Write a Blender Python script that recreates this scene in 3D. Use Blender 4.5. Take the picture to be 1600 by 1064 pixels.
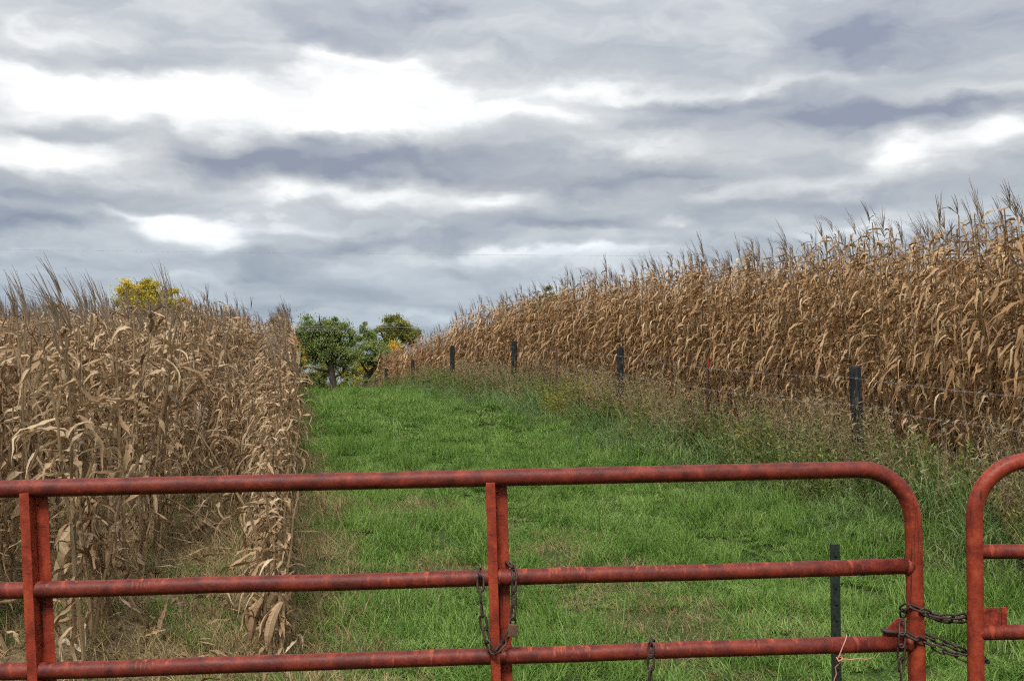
import bpy, math, random
import numpy as np
from mathutils import Vector, Matrix, Euler, noise as mnoise

R = math.radians
rng = np.random.default_rng(7)
random.seed(7)
SC = bpy.context.scene
COL = SC.collection
for o in list(bpy.data.objects):
    bpy.data.objects.remove(o)

# ------------------------------------------------------------------ camera, sky, sun, exposure
EYE = 1.65
FPX = 1555.6                      # focal length in photo pixels (35 mm lens on a 36 mm sensor, 1600 px wide)
PITCH = math.atan(68 / FPX)
cam_d = bpy.data.cameras.new('camera')
cam_d.lens = 35.0
cam_d.sensor_width = 36.0
cam_d.clip_start = 0.05
cam_d.clip_end = 5000
cam = bpy.data.objects.new('camera', cam_d)
cam.location = (0, 0, EYE)
cam.rotation_euler = (R(90) + PITCH, 0, 0)
COL.objects.link(cam)
SC.camera = cam

def ray(px, py):
    u = (px - 800) / FPX
    v = (532 - py) / FPX
    c, s = math.cos(PITCH), math.sin(PITCH)
    return Vector((u, c - v * s, s + v * c))

def at(px, py, Y):
    """the point at depth Y (metres along +Y from the camera) seen at photo pixel px, py"""
    d = ray(px, py)
    return Vector((0, 0, EYE)) + d * (Y / d.y)

SUN_AZ, SUN_EL = R(-168), R(53)   # azimuth from +Y: high, behind the camera
SC.view_settings.view_transform = 'Standard'
SC.view_settings.look = 'None'
SC.view_settings.gamma = 1.0
SC.view_settings.exposure = 0.38
SC.view_settings.use_curve_mapping = False
SC.render.engine = 'CYCLES'
SC.cycles.max_bounces = 4
SC.cycles.diffuse_bounces = 3
SC.cycles.glossy_bounces = 2
SC.cycles.transmission_bounces = 3
SC.cycles.transparent_max_bounces = 4
SC.cycles.caustics_reflective = False
SC.cycles.caustics_refractive = False
SC.cycles.use_denoising = False
SC.cycles.filter_width = 1.2
SC.cycles.use_adaptive_sampling = True
SC.cycles.adaptive_threshold = 0.03
SC.cycles.adaptive_min_samples = 12

sun_d = bpy.data.lights.new('sun', 'SUN')
sun_d.energy = 3.2
sun_d.angle = R(16)
sun_d.color = (1.0, 0.95, 0.87)
sun = bpy.data.objects.new('sun', sun_d)
sdir = Vector((math.sin(SUN_AZ) * math.cos(SUN_EL), math.cos(SUN_AZ) * math.cos(SUN_EL), math.sin(SUN_EL)))
sun.rotation_euler = sdir.to_track_quat('Z', 'Y').to_euler()
COL.objects.link(sun)

W = bpy.data.worlds.new('World')
SC.world = W
W.use_nodes = True
W.cycles.sampling_method = 'NONE'

def build_sky():
    nt = W.node_tree
    N, L = nt.nodes, nt.links
    N.clear()
    def node(t, **k):
        n = N.new(t)
        for a, b in k.items():
            setattr(n, a, b)
        return n
    def put(sock, v):
        if isinstance(v, bpy.types.NodeSocket):
            L.new(v, sock)
        else:
            sock.default_value = v
    def m(op, a, b=None, c=None, clamp=False):
        n = node('ShaderNodeMath', operation=op, use_clamp=clamp)
        for i, v in enumerate((a, b, c)):
            if v is not None:
                put(n.inputs[i], v)
        return n.outputs[0]
    def vm(op, a, b=None):
        n = node('ShaderNodeVectorMath', operation=op)
        put(n.inputs[0], a)
        if b is not None:
            put(n.inputs[1], b)
        return n.outputs['Value'] if op == 'DOT_PRODUCT' else n.outputs['Vector']
    def comb(x, y, z=0.0):
        n = node('ShaderNodeCombineXYZ')
        put(n.inputs[0], x); put(n.inputs[1], y); put(n.inputs[2], z)
        return n.outputs[0]
    def noise(vec, scale, detail=5.0, rough=0.55, lac=2.0):
        n = node('ShaderNodeTexNoise')
        put(n.inputs['Vector'], vec)
        n.inputs['Scale'].default_value = scale
        n.inputs['Detail'].default_value = detail
        n.inputs['Roughness'].default_value = rough
        n.inputs['Lacunarity'].default_value = lac
        return n
    tc = node('ShaderNodeTexCoord')
    d = tc.outputs['Generated']
    sp = node('ShaderNodeSeparateXYZ')
    L.new(d, sp.inputs[0])
    x, y, z = sp.outputs
    az = m('ARCTAN2', x, y)
    zc = m('MAXIMUM', z, 0.0)
    el = m('ARCSINE', zc)
    # flat cloud deck seen in perspective
    den = m('ADD', zc, 0.10)
    deck = comb(m('MULTIPLY', m('DIVIDE', x, den), 0.55), m('DIVIDE', y, den), 0.0)
    # ragged warp of the layout: broad billows plus fine torn edges
    wc = comb(m('MULTIPLY', az, 7.0), m('MULTIPLY', el, 15.0), 3.7)
    w1 = noise(wc, 1.6, 5.0, 0.50)
    wsub = vm('SUBTRACT', w1.outputs['Color'], (0.5, 0.5, 0.5))
    wv = vm('MULTIPLY', wsub, (0.13, 0.060, 0.0))
    p = vm('ADD', comb(az, el), wv)
    blobs = [  # px, py, rx, ry, amount: light and dark banks of the cloud layer
        (300, 168, 310, 31, .95), (80, 240, 120, 30, .95), (30, 112, 150, 20, .55), (610, 132, 170, 26, .62),
        (520, 86, 170, 12, .35), (600, 195, 120, 26, .5), (610, 312, 90, 22, .66), (455, 306, 90, 16, .5), (775, 315, 60, 14, .5),
        (310, 364, 62, 26, .85), (215, 332, 110, 10, .38), (470, 352, 130, 13, .4), (20, 394, 70, 8, .35),
        (900, 140, 80, 14, .42), (1180, 136, 300, 9, .4), (875, 186, 60, 20, .45), (1520, 145, 130, 14, .45),
        (1395, 240, 60, 22, .58), (1590, 203, 45, 20, .5), (1010, 234, 110, 18, .5), (1250, 285, 90, 12, .45), (1115, 298, 60, 12, .45),
        (830, 312, 130, 18, .3), (1040, 348, 34, 7, .5), (900, 396, 120, 6, .4), (745, 403, 80, 9, .35), (650, 495, 70, 9, .35), (330, 440, 200, 9, .2),
        (90, 58, 110, 22, .22), (740, 470, 60, 9, .3),
        (400, 252, 170, 22, -.75), (485, 218, 30, 15, -.75), (640, 252, 190, 24, -.6), (60, 290, 300, 13, -.4), (85, 197, 110, 10, -.6),
        (150, 315, 260, 9, -.4), (65, 346, 100, 17, -.5), (660, 374, 190, 12, -.4), (255, 376, 60, 9, -.3),
        (1100, 165, 120, 13, -.4), (1230, 192, 320, 19, -.55), (1490, 176, 90, 16, -.45), (990, 288, 150, 20, -.5), (1270, 252, 70, 16, -.35),
        (1170, 318, 260, 16, -.4), (1550, 258, 90, 18, -.3), (930, 350, 130, 10, -.6), (900, 25, 600, 40, -.3), (1400, 75, 380, 48, -.42), (150, 88, 170, 14, -.4), (570, 55, 130, 16, -.25),
    ]
    acc = None
    for (bx, by, rx, ry, amt) in blobs:
        dv = ray(bx, by).normalized()
        c = (math.atan2(dv.x, dv.y), math.asin(dv.z), 0)
        q = vm('MULTIPLY', vm('SUBTRACT', p, c), (FPX / rx, FPX / ry, 0))
        g = m('POWER', 0.42, vm('DOT_PRODUCT', q, q))
        acc = m('MULTIPLY', g, amt) if acc is None else m('MULTIPLY_ADD', g, amt, acc)
    n1 = noise(deck, 1.5, 4.0, 0.46)
    n2 = noise(vm('ADD', comb(m('MULTIPLY', az, 7.0), m('MULTIPLY', el, 21.0), 9.1), vm('MULTIPLY', wsub, (1.6, 1.6, 0.0))), 1.0, 5.0, 0.50)
    t = m('ADD', m('MULTIPLY', m('SUBTRACT', n1.outputs['Fac'], 0.5), 0.55), m('MULTIPLY', m('SUBTRACT', n2.outputs['Fac'], 0.5), 1.15))
    t = m('ADD', t, m('MULTIPLY', acc, 0.66))
    t = m('ADD', t, 0.365)
    t = m('MULTIPLY_ADD', t, 0.85, 0.13)
    ramp = node('ShaderNodeValToRGB')
    L.new(t, ramp.inputs[0])
    e = ramp.color_ramp.elements
    e[0].position = 0.0; e[0].color = (0.225, 0.250, 0.315, 1)
    e[1].position = 1.0; e[1].color = (1.02, 1.01, 0.985, 1)
    for pos, cc in ((0.14, (0.298, 0.326, 0.375, 1)), (0.34, (0.40, 0.424, 0.452, 1)), (0.555, (0.55, 0.566, 0.578, 1)), (0.78, (0.80, 0.805, 0.80, 1))):
        k = e.new(pos); k.color = cc
    # bluer and a little darker towards the horizon, as far cloud bases look; overcast skies brighten to the zenith
    lowf = m('SUBTRACT', 1.0, m('DIVIDE', el, 0.20), clamp=True)
    mixb = node('ShaderNodeMix', data_type='RGBA', blend_type='MULTIPLY')
    put(mixb.inputs['Factor'], lowf)
    L.new(ramp.outputs[0], mixb.inputs['A'])
    mixb.inputs['B'].default_value = (0.70, 0.83, 0.99, 1)
    grad = m('MULTIPLY_ADD', zc, 0.95, 0.84)
    sc = node('ShaderNodeVectorMath', operation='SCALE')
    L.new(mixb.outputs['Result'], sc.inputs[0]); put(sc.inputs['Scale'], grad)
    sky = node('ShaderNodeTexSky', sky_type='NISHITA', sun_disc=False)
    sky.sun_elevation = SUN_EL
    sky.sun_rotation = SUN_AZ
    sky.air_density = 1.2
    bg1 = node('ShaderNodeBackground'); L.new(sky.outputs[0], bg1.inputs[0]); bg1.inputs[1].default_value = 0.05
    bg2 = node('ShaderNodeBackground'); L.new(sc.outputs[0], bg2.inputs[0]); bg2.inputs[1].default_value = 1.0
    mx = node('ShaderNodeMixShader'); mx.inputs[0].default_value = 0.90   # thin gaps let the clear sky through
    L.new(bg1.outputs[0], mx.inputs[1]); L.new(bg2.outputs[0], mx.inputs[2])
    out = node('ShaderNodeOutputWorld')
    L.new(mx.outputs[0], out.inputs[0])
build_sky()

# ------------------------------------------------------------------ material helpers
class NT:
    def __init__(s, name):
        s.mat = bpy.data.materials.new(name)
        s.mat.use_nodes = True
        s.t = s.mat.node_tree
        s.t.nodes.clear()
        s.out = s.n('ShaderNodeOutputMaterial')
    def n(s, t, **k):
        q = s.t.nodes.new(t)
        for a, b in k.items():
            setattr(q, a, b)
        return q
    def put(s, sock, v):
        if isinstance(v, bpy.types.NodeSocket):
            s.t.links.new(v, sock)
        elif v is not None:
            sock.default_value = v
    def m(s, op, a, b=None, c=None, clamp=False):
        q = s.n('ShaderNodeMath', operation=op, use_clamp=clamp)
        for i, v in enumerate((a, b, c)):
            s.put(q.inputs[i], v)
        return q.outputs[0]
    def attr(s, name):
        return s.n('ShaderNodeAttribute', attribute_name=name).outputs['Fac']
    def rand(s):
        return s.n('ShaderNodeObjectInfo').outputs['Random']
    def noise(s, vec, scale, detail=3.0, rough=0.55):
        q = s.n('ShaderNodeTexNoise')
        s.put(q.inputs['Vector'], vec)
        q.inputs['Scale'].default_value = scale
        q.inputs['Detail'].default_value = detail
        q.inputs['Roughness'].default_value = rough
        return q.outputs['Fac']
    def ramp(s, fac, stops):
        q = s.n('ShaderNodeValToRGB')
        s.put(q.inputs[0], fac)
        e = q.color_ramp.elements
        e[0].position, e[0].color = stops[0][0], (*stops[0][1], 1)
        e[1].position, e[1].color = stops[-1][0], (*stops[-1][1], 1)
        for p, c in stops[1:-1]:
            k = e.new(p); k.color = (*c, 1)
        return q.outputs[0]
    def mix(s, f, a, b, blend='MIX'):
        q = s.n('ShaderNodeMix', data_type='RGBA', blend_type=blend)
        s.put(q.inputs['Factor'], f)
        for k, v in (('A', a), ('B', b)):
            if isinstance(v, tuple): v = (*v, 1) if len(v) == 3 else v
            s.put(q.inputs[k], v)
        return q.outputs['Result']
    def mapping(s, vec, scale=(1, 1, 1), loc=(0, 0, 0)):
        q = s.n('ShaderNodeMapping')
        s.put(q.inputs['Vector'], vec)
        q.inputs['Scale'].default_value = scale
        q.inputs['Location'].default_value = loc
        return q.outputs[0]
    def coord(s, k='Object'):
        return s.n('ShaderNodeTexCoord').outputs[k]
    def pos(s):
        return s.n('ShaderNodeNewGeometry').outputs['Position']
    def bsdf(s, color, rough=0.7, spec=0.3, metal=0.0, bump=None, bdist=0.002, bstr=0.6, transl=0.0, tcolor=None):
        b = s.n('ShaderNodeBsdfPrincipled')
        s.put(b.inputs['Base Color'], (*color, 1) if isinstance(color, tuple) else color)
        s.put(b.inputs['Roughness'], rough)
        b.inputs['Specular IOR Level'].default_value = spec
        b.inputs['Metallic'].default_value = metal
        if bump is not None:
            q = s.n('ShaderNodeBump')
            q.inputs['Strength'].default_value = bstr
            q.inputs['Distance'].default_value = bdist
            s.put(q.inputs['Height'], bump)
            s.t.links.new(q.outputs[0], b.inputs['Normal'])
        res = b.outputs[0]
        if transl > 0:
            tr = s.n('ShaderNodeBsdfTranslucent')
            s.put(tr.inputs[0], tcolor if tcolor is not None else ((*color, 1) if isinstance(color, tuple) else color))
            mx = s.n('ShaderNodeMixShader')
            mx.inputs[0].default_value = transl
            s.t.links.new(res, mx.inputs[1]); s.t.links.new(tr.outputs[0], mx.inputs[2])
            res = mx.outputs[0]
        s.t.links.new(res, s.out.inputs[0])
        return s.mat

def leafy(name, stops, transl=0.25, rough=0.55, spec=0.25, patch=None, patchscale=0.5, wt=(0.55, 0.45)):
    """leaf colour from a per-leaf attribute and a per-copy random number, drifting over the ground"""
    k = NT(name)
    f = k.m('ADD', k.m('MULTIPLY', k.attr('tone'), wt[0]), k.m('MULTIPLY', k.rand(), wt[1]))
    c = k.ramp(f, stops)
    if patch:
        pn = k.noise(k.pos(), patchscale, 3.0)
        pf = k.m('MULTIPLY', k.m('SUBTRACT', pn, 0.46), 5.0, clamp=True)
        c = k.mix(k.m('MULTIPLY', pf, patch[0]), c, patch[1], 'MULTIPLY')
    return k.bsdf(c, rough, spec, transl=transl)

def corn_mat(name, stops):
    k = NT(name)
    f = k.m('ADD', k.m('MULTIPLY', k.attr('tone'), 0.6), k.m('MULTIPLY', k.rand(), 0.4))
    c = k.ramp(f, stops)
    uv = k.coord('UV')
    st = k.noise(k.mapping(uv, (26, 2.2, 1)), 1.0, 4.0, 0.6)
    c = k.mix(0.75, c, k.ramp(st, ((0.25, (0.55, 0.50, 0.44)), (0.55, (1.0, 1.0, 1.0)), (0.8, (1.25, 1.22, 1.16)))), 'MULTIPLY')
    sp = k.noise(k.coord('Object'), 38.0, 2.0)
    c = k.mix(k.m('MULTIPLY', k.m('SUBTRACT', sp, 0.60), 6.0, clamp=True), c, (0.10, 0.06, 0.035))
    return k.bsdf(c, 0.55, 0.3, bump=st, bdist=0.004, bstr=0.5, transl=0.22)

M = {}
M['corn_l'] = corn_mat('dry_corn_leaf_grey', ((0.0, (0.130, 0.074, 0.037)), (0.25, (0.27, 0.167, 0.088)), (0.55, (0.42, 0.285, 0.163)), (0.8, (0.55, 0.415, 0.262)), (1.0, (0.78, 0.67, 0.49))))
M['corn_r'] = corn_mat('dry_corn_leaf_brown', ((0.0, (0.155, 0.078, 0.033)), (0.3, (0.31, 0.175, 0.080)), (0.6, (0.45, 0.285, 0.145)), (0.82, (0.57, 0.405, 0.230)), (1.0, (0.76, 0.62, 0.42))))
M['stalk'] = corn_mat('dry_corn_stalk', ((0.0, (0.16, 0.098, 0.05)), (0.5, (0.30, 0.20, 0.11)), (1.0, (0.44, 0.32, 0.19))))
M['tassel'] = corn_mat('dry_corn_tassel', ((0.0, (0.16, 0.115, 0.08)), (0.5, (0.27, 0.20, 0.14)), (1.0, (0.40, 0.31, 0.22))))
M['grass'] = leafy('lane_grass', ((0.0, (0.065, 0.125, 0.024)), (0.35, (0.130, 0.228, 0.042)), (0.7, (0.200, 0.310, 0.068)), (0.9, (0.31, 0.39, 0.145)), (1.0, (0.52, 0.49, 0.28))), 0.32, patch=(0.65, (0.62, 0.77, 0.55)), patchscale=0.9)
M['bank'] = leafy('bank_grass', ((0.0, (0.055, 0.100, 0.026)), (0.4, (0.115, 0.190, 0.050)), (0.75, (0.180, 0.255, 0.085)), (1.0, (0.36, 0.34, 0.18))), 0.28, rough=0.42, spec=0.4, patch=(0.5, (0.9, 0.72, 0.6)), patchscale=0.7)
M['drygrass'] = leafy('dry_verge_grass', ((0.0, (0.10, 0.10, 0.032)), (0.3, (0.21, 0.165, 0.070)), (0.65, (0.35, 0.265, 0.13)), (1.0, (0.50, 0.405, 0.235))), 0.25)
M['weed_brown'] = leafy('dry_brown_weed', ((0.0, (0.10, 0.080, 0.036)), (0.5, (0.235, 0.175, 0.090)), (1.0, (0.42, 0.325, 0.20))), 0.2)
M['weed_green'] = leafy('green_weed', ((0.0, (0.050, 0.072, 0.018)), (0.5, (0.115, 0.145, 0.038)), (1.0, (0.24, 0.23, 0.07))), 0.25)
M['goldenrod'] = leafy('goldenrod_leaf', ((0.0, (0.085, 0.105, 0.020)), (0.5, (0.21, 0.205, 0.040)), (1.0, (0.42, 0.33, 0.075))), 0.28)
M['tree_green'] = leafy('tree_leaf_green', ((0.0, (0.10, 0.15, 0.046)), (0.5, (0.185, 0.242, 0.072)), (1.0, (0.33, 0.36, 0.12))), 0.28, wt=(0.9, 0.1))
M['tree_olive'] = leafy('tree_leaf_olive', ((0.0, (0.085, 0.115, 0.022)), (0.5, (0.19, 0.20, 0.040)), (1.0, (0.42, 0.36, 0.08))), 0.3, wt=(0.9, 0.1))
M['tree_yellow'] = leafy('tree_leaf_yellow', ((0.0, (0.22, 0.22, 0.030)), (0.5, (0.54, 0.44, 0.055)), (1.0, (0.80, 0.58, 0.08))), 0.3, wt=(0.9, 0.1))
M['tree_orange'] = leafy('tree_leaf_orange', ((0.0, (0.30, 0.21, 0.03)), (0.5, (0.62, 0.34, 0.035)), (1.0, (0.80, 0.46, 0.06))), 0.3, wt=(0.9, 0.1))

def bark_mat(name, a, b):
    k = NT(name)
    c = k.coord('Object')
    n1 = k.noise(k.mapping(c, (9, 9, 1.6)), 2.0, 5.0, 0.65)
    return k.bsdf(k.ramp(n1, ((0.3, a), (0.7, b))), 0.9, 0.15, bump=n1, bdist=0.02, bstr=0.8)
M['bark'] = bark_mat('bark', (0.022, 0.018, 0.014), (0.085, 0.072, 0.058))

def old_post():
    k = NT('weathered_post_wood')
    c = k.coord('Object')
    n1 = k.noise(k.mapping(c, (30, 30, 1.8)), 1.0, 5.0, 0.6)
    n2 = k.noise(c, 9.0, 3.0)
    col = k.ramp(n1, ((0.25, (0.006, 0.006, 0.007)), (0.55, (0.020, 0.021, 0.023)), (0.8, (0.060, 0.062, 0.064))))
    col = k.mix(k.m('MULTIPLY', k.m('SUBTRACT', n2, 0.52), 4.0, clamp=True), col, (0.075, 0.073, 0.07))
    return k.bsdf(col, 0.9, 0.15, bump=n1, bdist=0.012, bstr=0.9)
M['post'] = old_post()

def steel(name, a, b, rust=(0.10, 0.035, 0.015), amt=0.5, rough=0.55, metal=0.0):
    k = NT(name)
    c = k.coord('Object')
    n1 = k.noise(c, 22.0, 4.0, 0.6)
    n2 = k.noise(c, 90.0, 3.0, 0.6)
    col = k.ramp(n2, ((0.3, a), (0.7, b)))
    col = k.mix(k.m('MULTIPLY', k.m('SUBTRACT', n1, 1.0 - amt), 6.0, clamp=True), col, rust)
    return k.bsdf(col, k.m('MULTIPLY_ADD', n1, 0.3, rough - 0.15), 0.4, metal, bump=n2, bdist=0.0008, bstr=0.5)
M['tpost'] = steel('green_steel_post', (0.008, 0.012, 0.009), (0.022, 0.032, 0.022), (0.05, 0.03, 0.02), 0.38)
M['rusty_tpost'] = steel('rusty_steel_post', (0.045, 0.028, 0.02), (0.09, 0.045, 0.028))
M['wire'] = steel('fence_wire_steel', (0.15, 0.14, 0.135), (0.27, 0.255, 0.245), (0.09, 0.06, 0.045), 0.45, 0.5)
M['cable'] = steel('power_cable', (0.24, 0.24, 0.25), (0.34, 0.34, 0.35), (0.25, 0.25, 0.25), 0.3)
M['chain'] = steel('rusty_chain_steel', (0.016, 0.012, 0.011), (0.050, 0.030, 0.024), (0.075, 0.032, 0.02), 0.5, 0.6)
M['lock'] = steel('rusty_padlock_steel', (0.055, 0.028, 0.018), (0.11, 0.055, 0.035), (0.13, 0.06, 0.03), 0.5, 0.7)
M['red_tip'] = steel('red_paint', (0.26, 0.015, 0.015), (0.34, 0.025, 0.022), (0.16, 0.04, 0.03), 0.45)
M['white_tip'] = steel('white_paint', (0.55, 0.53, 0.5), (0.7, 0.68, 0.65), (0.4, 0.36, 0.3), 0.3)
M['twine'] = steel('orange_twine_fibre', (0.40, 0.17, 0.11), (0.55, 0.27, 0.19), (0.36, 0.14, 0.09), 0.4, 0.9)

def gate_paint(name, kind):
    """old red gate paint: faded maroon film, drips worn through to orange primer, black rust scabs"""
    k = NT(name)
    c = k.coord('Object')
    n_big = k.noise(c, 5.0, 4.0, 0.6)
    n_mid = k.noise(c, 26.0, 4.0, 0.62)
    fine = k.noise(c, 160.0, 3.0, 0.6)
    def upright():
        base = k.ramp(n_mid, ((0.22, (0.105, 0.014, 0.008)), (0.5, (0.235, 0.032, 0.014)), (0.78, (0.38, 0.064, 0.025))))
        strk = k.noise(k.mapping(c, (60, 60, 4.0)), 1.0, 4.0, 0.65)
        sm = k.m('MULTIPLY', k.m('SUBTRACT', strk, 0.585), 10.0, clamp=True)
        return k.mix(k.m('MULTIPLY', sm, 0.85), base, (0.030, 0.009, 0.008))
    def rail(wear):
        base = k.ramp(n_mid, ((0.25, (0.048, 0.009, 0.007)), (0.5, (0.125, 0.019, 0.012)), (0.75, (0.235, 0.036, 0.017))))
        strk = k.noise(k.mapping(c, (42, 13.0, 13.0)), 1.0, 4.0, 0.62)
        zz = k.n('ShaderNodeSeparateXYZ'); k.put(zz.inputs[0], c)
        where = k.noise(k.mapping(c, (2.2, 1, 1)), 1.0, 2.0)
        sm = k.m('ADD', k.m('SUBTRACT', strk, 0.595 if wear else 0.67), k.m('MULTIPLY', zz.outputs[2], 2.2 if wear else 0.0))
        sm = k.m('MULTIPLY', k.m('MULTIPLY', sm, 10.0, clamp=True), k.m('MULTIPLY', k.m('SUBTRACT', where, 0.38), 6.0, clamp=True))
        return k.mix(k.m('MULTIPLY', sm, 0.78), base, (0.46, 0.085, 0.034))
    if kind == 'upright': col = upright()
    elif kind == 'rail': col = rail(True)
    else:
        f = k.m('MULTIPLY_ADD', k.m('SUBTRACT', n_mid, 0.5), 1.6, k.attr('tone'))
        col = k.mix(k.m('MULTIPLY', k.m('SUBTRACT', f, 0.2), 2.0, clamp=True), rail(False), upright())
    dk = k.m('MULTIPLY', k.m('SUBTRACT', k.noise(k.mapping(c, (7, 20, 20), (3, 1, 8)), 1.0, 5.0, 0.7), 0.635), 14.0, clamp=True)
    col = k.mix(k.m('MULTIPLY', dk, 0.85), col, (0.020, 0.009, 0.008))
    col = k.mix(0.5, col, k.ramp(fine, ((0.3, (0.75, 0.75, 0.75)), (0.7, (1.2, 1.2, 1.2)))), 'MULTIPLY')
    rgh = k.m('MULTIPLY_ADD', n_big, 0.3, 0.40)
    return k.bsdf(col, rgh, 0.28, bump=k.m('ADD', fine, k.m('MULTIPLY', n_mid, 1.5)), bdist=0.0014, bstr=0.6)
M['rail'] = gate_paint('gate_rail_paint', 'rail')
M['frame'] = gate_paint('gate_frame_paint', 'frame')
M['stile'] = gate_paint('gate_upright_paint', 'upright')

# ------------------------------------------------------------------ mesh helpers
def mesh(name, v, f, mat=None, tone=None, uv=None, smooth=False):
    me = bpy.data.meshes.new(name)
    v = np.asarray(v, dtype=np.float32).reshape(-1, 3)
    if isinstance(f, np.ndarray):
        n, k = f.shape
        me.vertices.add(len(v)); me.vertices.foreach_set('co', v.ravel())
        me.loops.add(n * k); me.loops.foreach_set('vertex_index', f.astype(np.int32).ravel())
        me.polygons.add(n)
        me.polygons.foreach_set('loop_start', np.arange(0, n * k, k, dtype=np.int32))
        me.polygons.foreach_set('loop_total', np.full(n, k, dtype=np.int32))
        me.update(calc_edges=True)
    else:
        me.from_pydata(v.tolist(), [], f)
        me.update()
    if tone is not None:
        a = me.attributes.new('tone', 'FLOAT', 'POINT')
        a.data.foreach_set('value', np.asarray(tone, dtype=np.float32))
    if uv is not None:
        l = me.uv_layers.new(name='UVMap')
        li = np.empty(len(me.loops), dtype=np.int32)
        me.loops.foreach_get('vertex_index', li)
        l.data.foreach_set('uv', np.asarray(uv, dtype=np.float32)[li].ravel())
    if mat is not None:
        me.materials.append(mat)
    if smooth:
        me.polygons.foreach_set('use_smooth', np.ones(len(me.polygons), dtype=bool))
    return me

def obj(name, me, parent=None, loc=None, rot=None, scale=None):
    o = bpy.data.objects.new(name, me)
    COL.objects.link(o)
    if parent is not None: o.parent = parent
    if loc is not None: o.location = loc
    if rot is not None: o.rotation_euler = rot
    if scale is not None: o.scale = (scale,) * 3 if not hasattr(scale, '__len__') else scale
    return o

def tag(o, label=None, cat=None, group=None, kind=None):
    if label: o['label'] = label
    if cat: o['category'] = cat
    if group: o['group'] = group
    if kind: o['kind'] = kind
    return o

def tube_arrays(pts, rad, sides=8, cap=True):
    """a tube swept along pts (parallel transport)"""
    pts = [Vector(p) for p in pts]
    n = len(pts)
    if not hasattr(rad, '__len__'): rad = [rad] * n
    T = []
    for i in range(n):
        a = pts[max(i - 1, 0)]; b = pts[min(i + 1, n - 1)]
        T.append((b - a).normalized())
    up = Vector((0, 0, 1)) if abs(T[0].z) < 0.9 else Vector((1, 0, 0))
    nrm = (up - T[0] * up.dot(T[0])).normalized()
    V, F = [], []
    for i in range(n):
        nrm = (nrm - T[i] * nrm.dot(T[i])).normalized()
        bn = T[i].cross(nrm)
        for s in range(sides):
            a = 2 * math.pi * s / sides
            V.append(pts[i] + (nrm * math.cos(a) + bn * math.sin(a)) * rad[i])
    for i in range(n - 1):
        for s in range(sides):
            s2 = (s + 1) % sides
            F.append((i * sides + s, i * sides + s2, (i + 1) * sides + s2, (i + 1) * sides + s))
    if cap:
        F.append(tuple(range(sides))[::-1])
        F.append(tuple(range((n - 1) * sides, n * sides)))
    return [tuple(v) for v in V], F

class MB:
    def __init__(s): s.v, s.f, s.t, s.uv = [], [], [], []
    def add(s, v, f, tone=0.5, uv=None):
        k = len(s.v)
        s.v += [tuple(p) for p in v]
        s.f += [tuple(i + k for i in q) for q in f]
        s.t += list(tone) if hasattr(tone, '__len__') else [tone] * len(v)
        s.uv += [tuple(q) for q in uv] if uv is not None else [(0.5, p[2]) for p in v]
    def tube(s, pts, rad, sides=8, cap=True, tone=0.5): s.add(*tube_arrays(pts, rad, sides, cap), tone)
    def box(s, c, size, rotz=0.0, bev=0.0):
        x, y, z = (q / 2 for q in size)
        cs, sn = math.cos(rotz), math.sin(rotz)
        V = []
        for (i, j, k) in ((-1, -1, -1), (1, -1, -1), (1, 1, -1), (-1, 1, -1), (-1, -1, 1), (1, -1, 1), (1, 1, 1), (-1, 1, 1)):
            a, b = i * x, j * y
            V.append((c[0] + a * cs - b * sn, c[1] + a * sn + b * cs, c[2] + k * z))
        s.add(V, [(0, 3, 2, 1), (4, 5, 6, 7), (0, 1, 5, 4), (1, 2, 6, 5), (2, 3, 7, 6), (3, 0, 4, 7)])
    def prism(s, poly, a, b):
        """extrude a polygon of Vector offsets between points a and b"""
        n = len(poly)
        V = [Vector(a) + Vector(p) for p in poly] + [Vector(b) + Vector(p) for p in poly]
        F = [(i, (i + 1) % n, n + (i + 1) % n, n + i) for i in range(n)]
        F += [tuple(range(n))[::-1], tuple(range(n, 2 * n))]
        s.add(V, F)
    def mesh(s, name, mat, smooth=False): return mesh(name, s.v, s.f, mat, s.t, s.uv, smooth)

def bevel(o, w, seg=2):
    b = o.modifiers.new('bevel', 'BEVEL'); b.width = w; b.segments = seg; b.limit_method = 'ANGLE'
    return o

# ------------------------------------------------------------------ terrain
GY = np.array([-60, 0, 4.5, 7, 10.3, 13.4, 16.2, 19, 21.7, 24.5, 27.2, 29.7, 32, 36.5, 42, 50, 62, 80, 120, 4000.])
GZ = np.array([0, 0, .02, .20, .43, .65, .87, 1.07, 1.24, 1.36, 1.42, 1.36, 1.22, .94, .70, .45, .25, .1, 0, 0.])
# smooth the profile
_ys = np.linspace(-60, 160, 2201)
_zs = np.interp(_ys, GY, GZ)
_k = np.hanning(31); _k /= _k.sum()
_zs = np.convolve(np.pad(_zs, 15, mode='edge'), _k, mode='valid')

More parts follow.
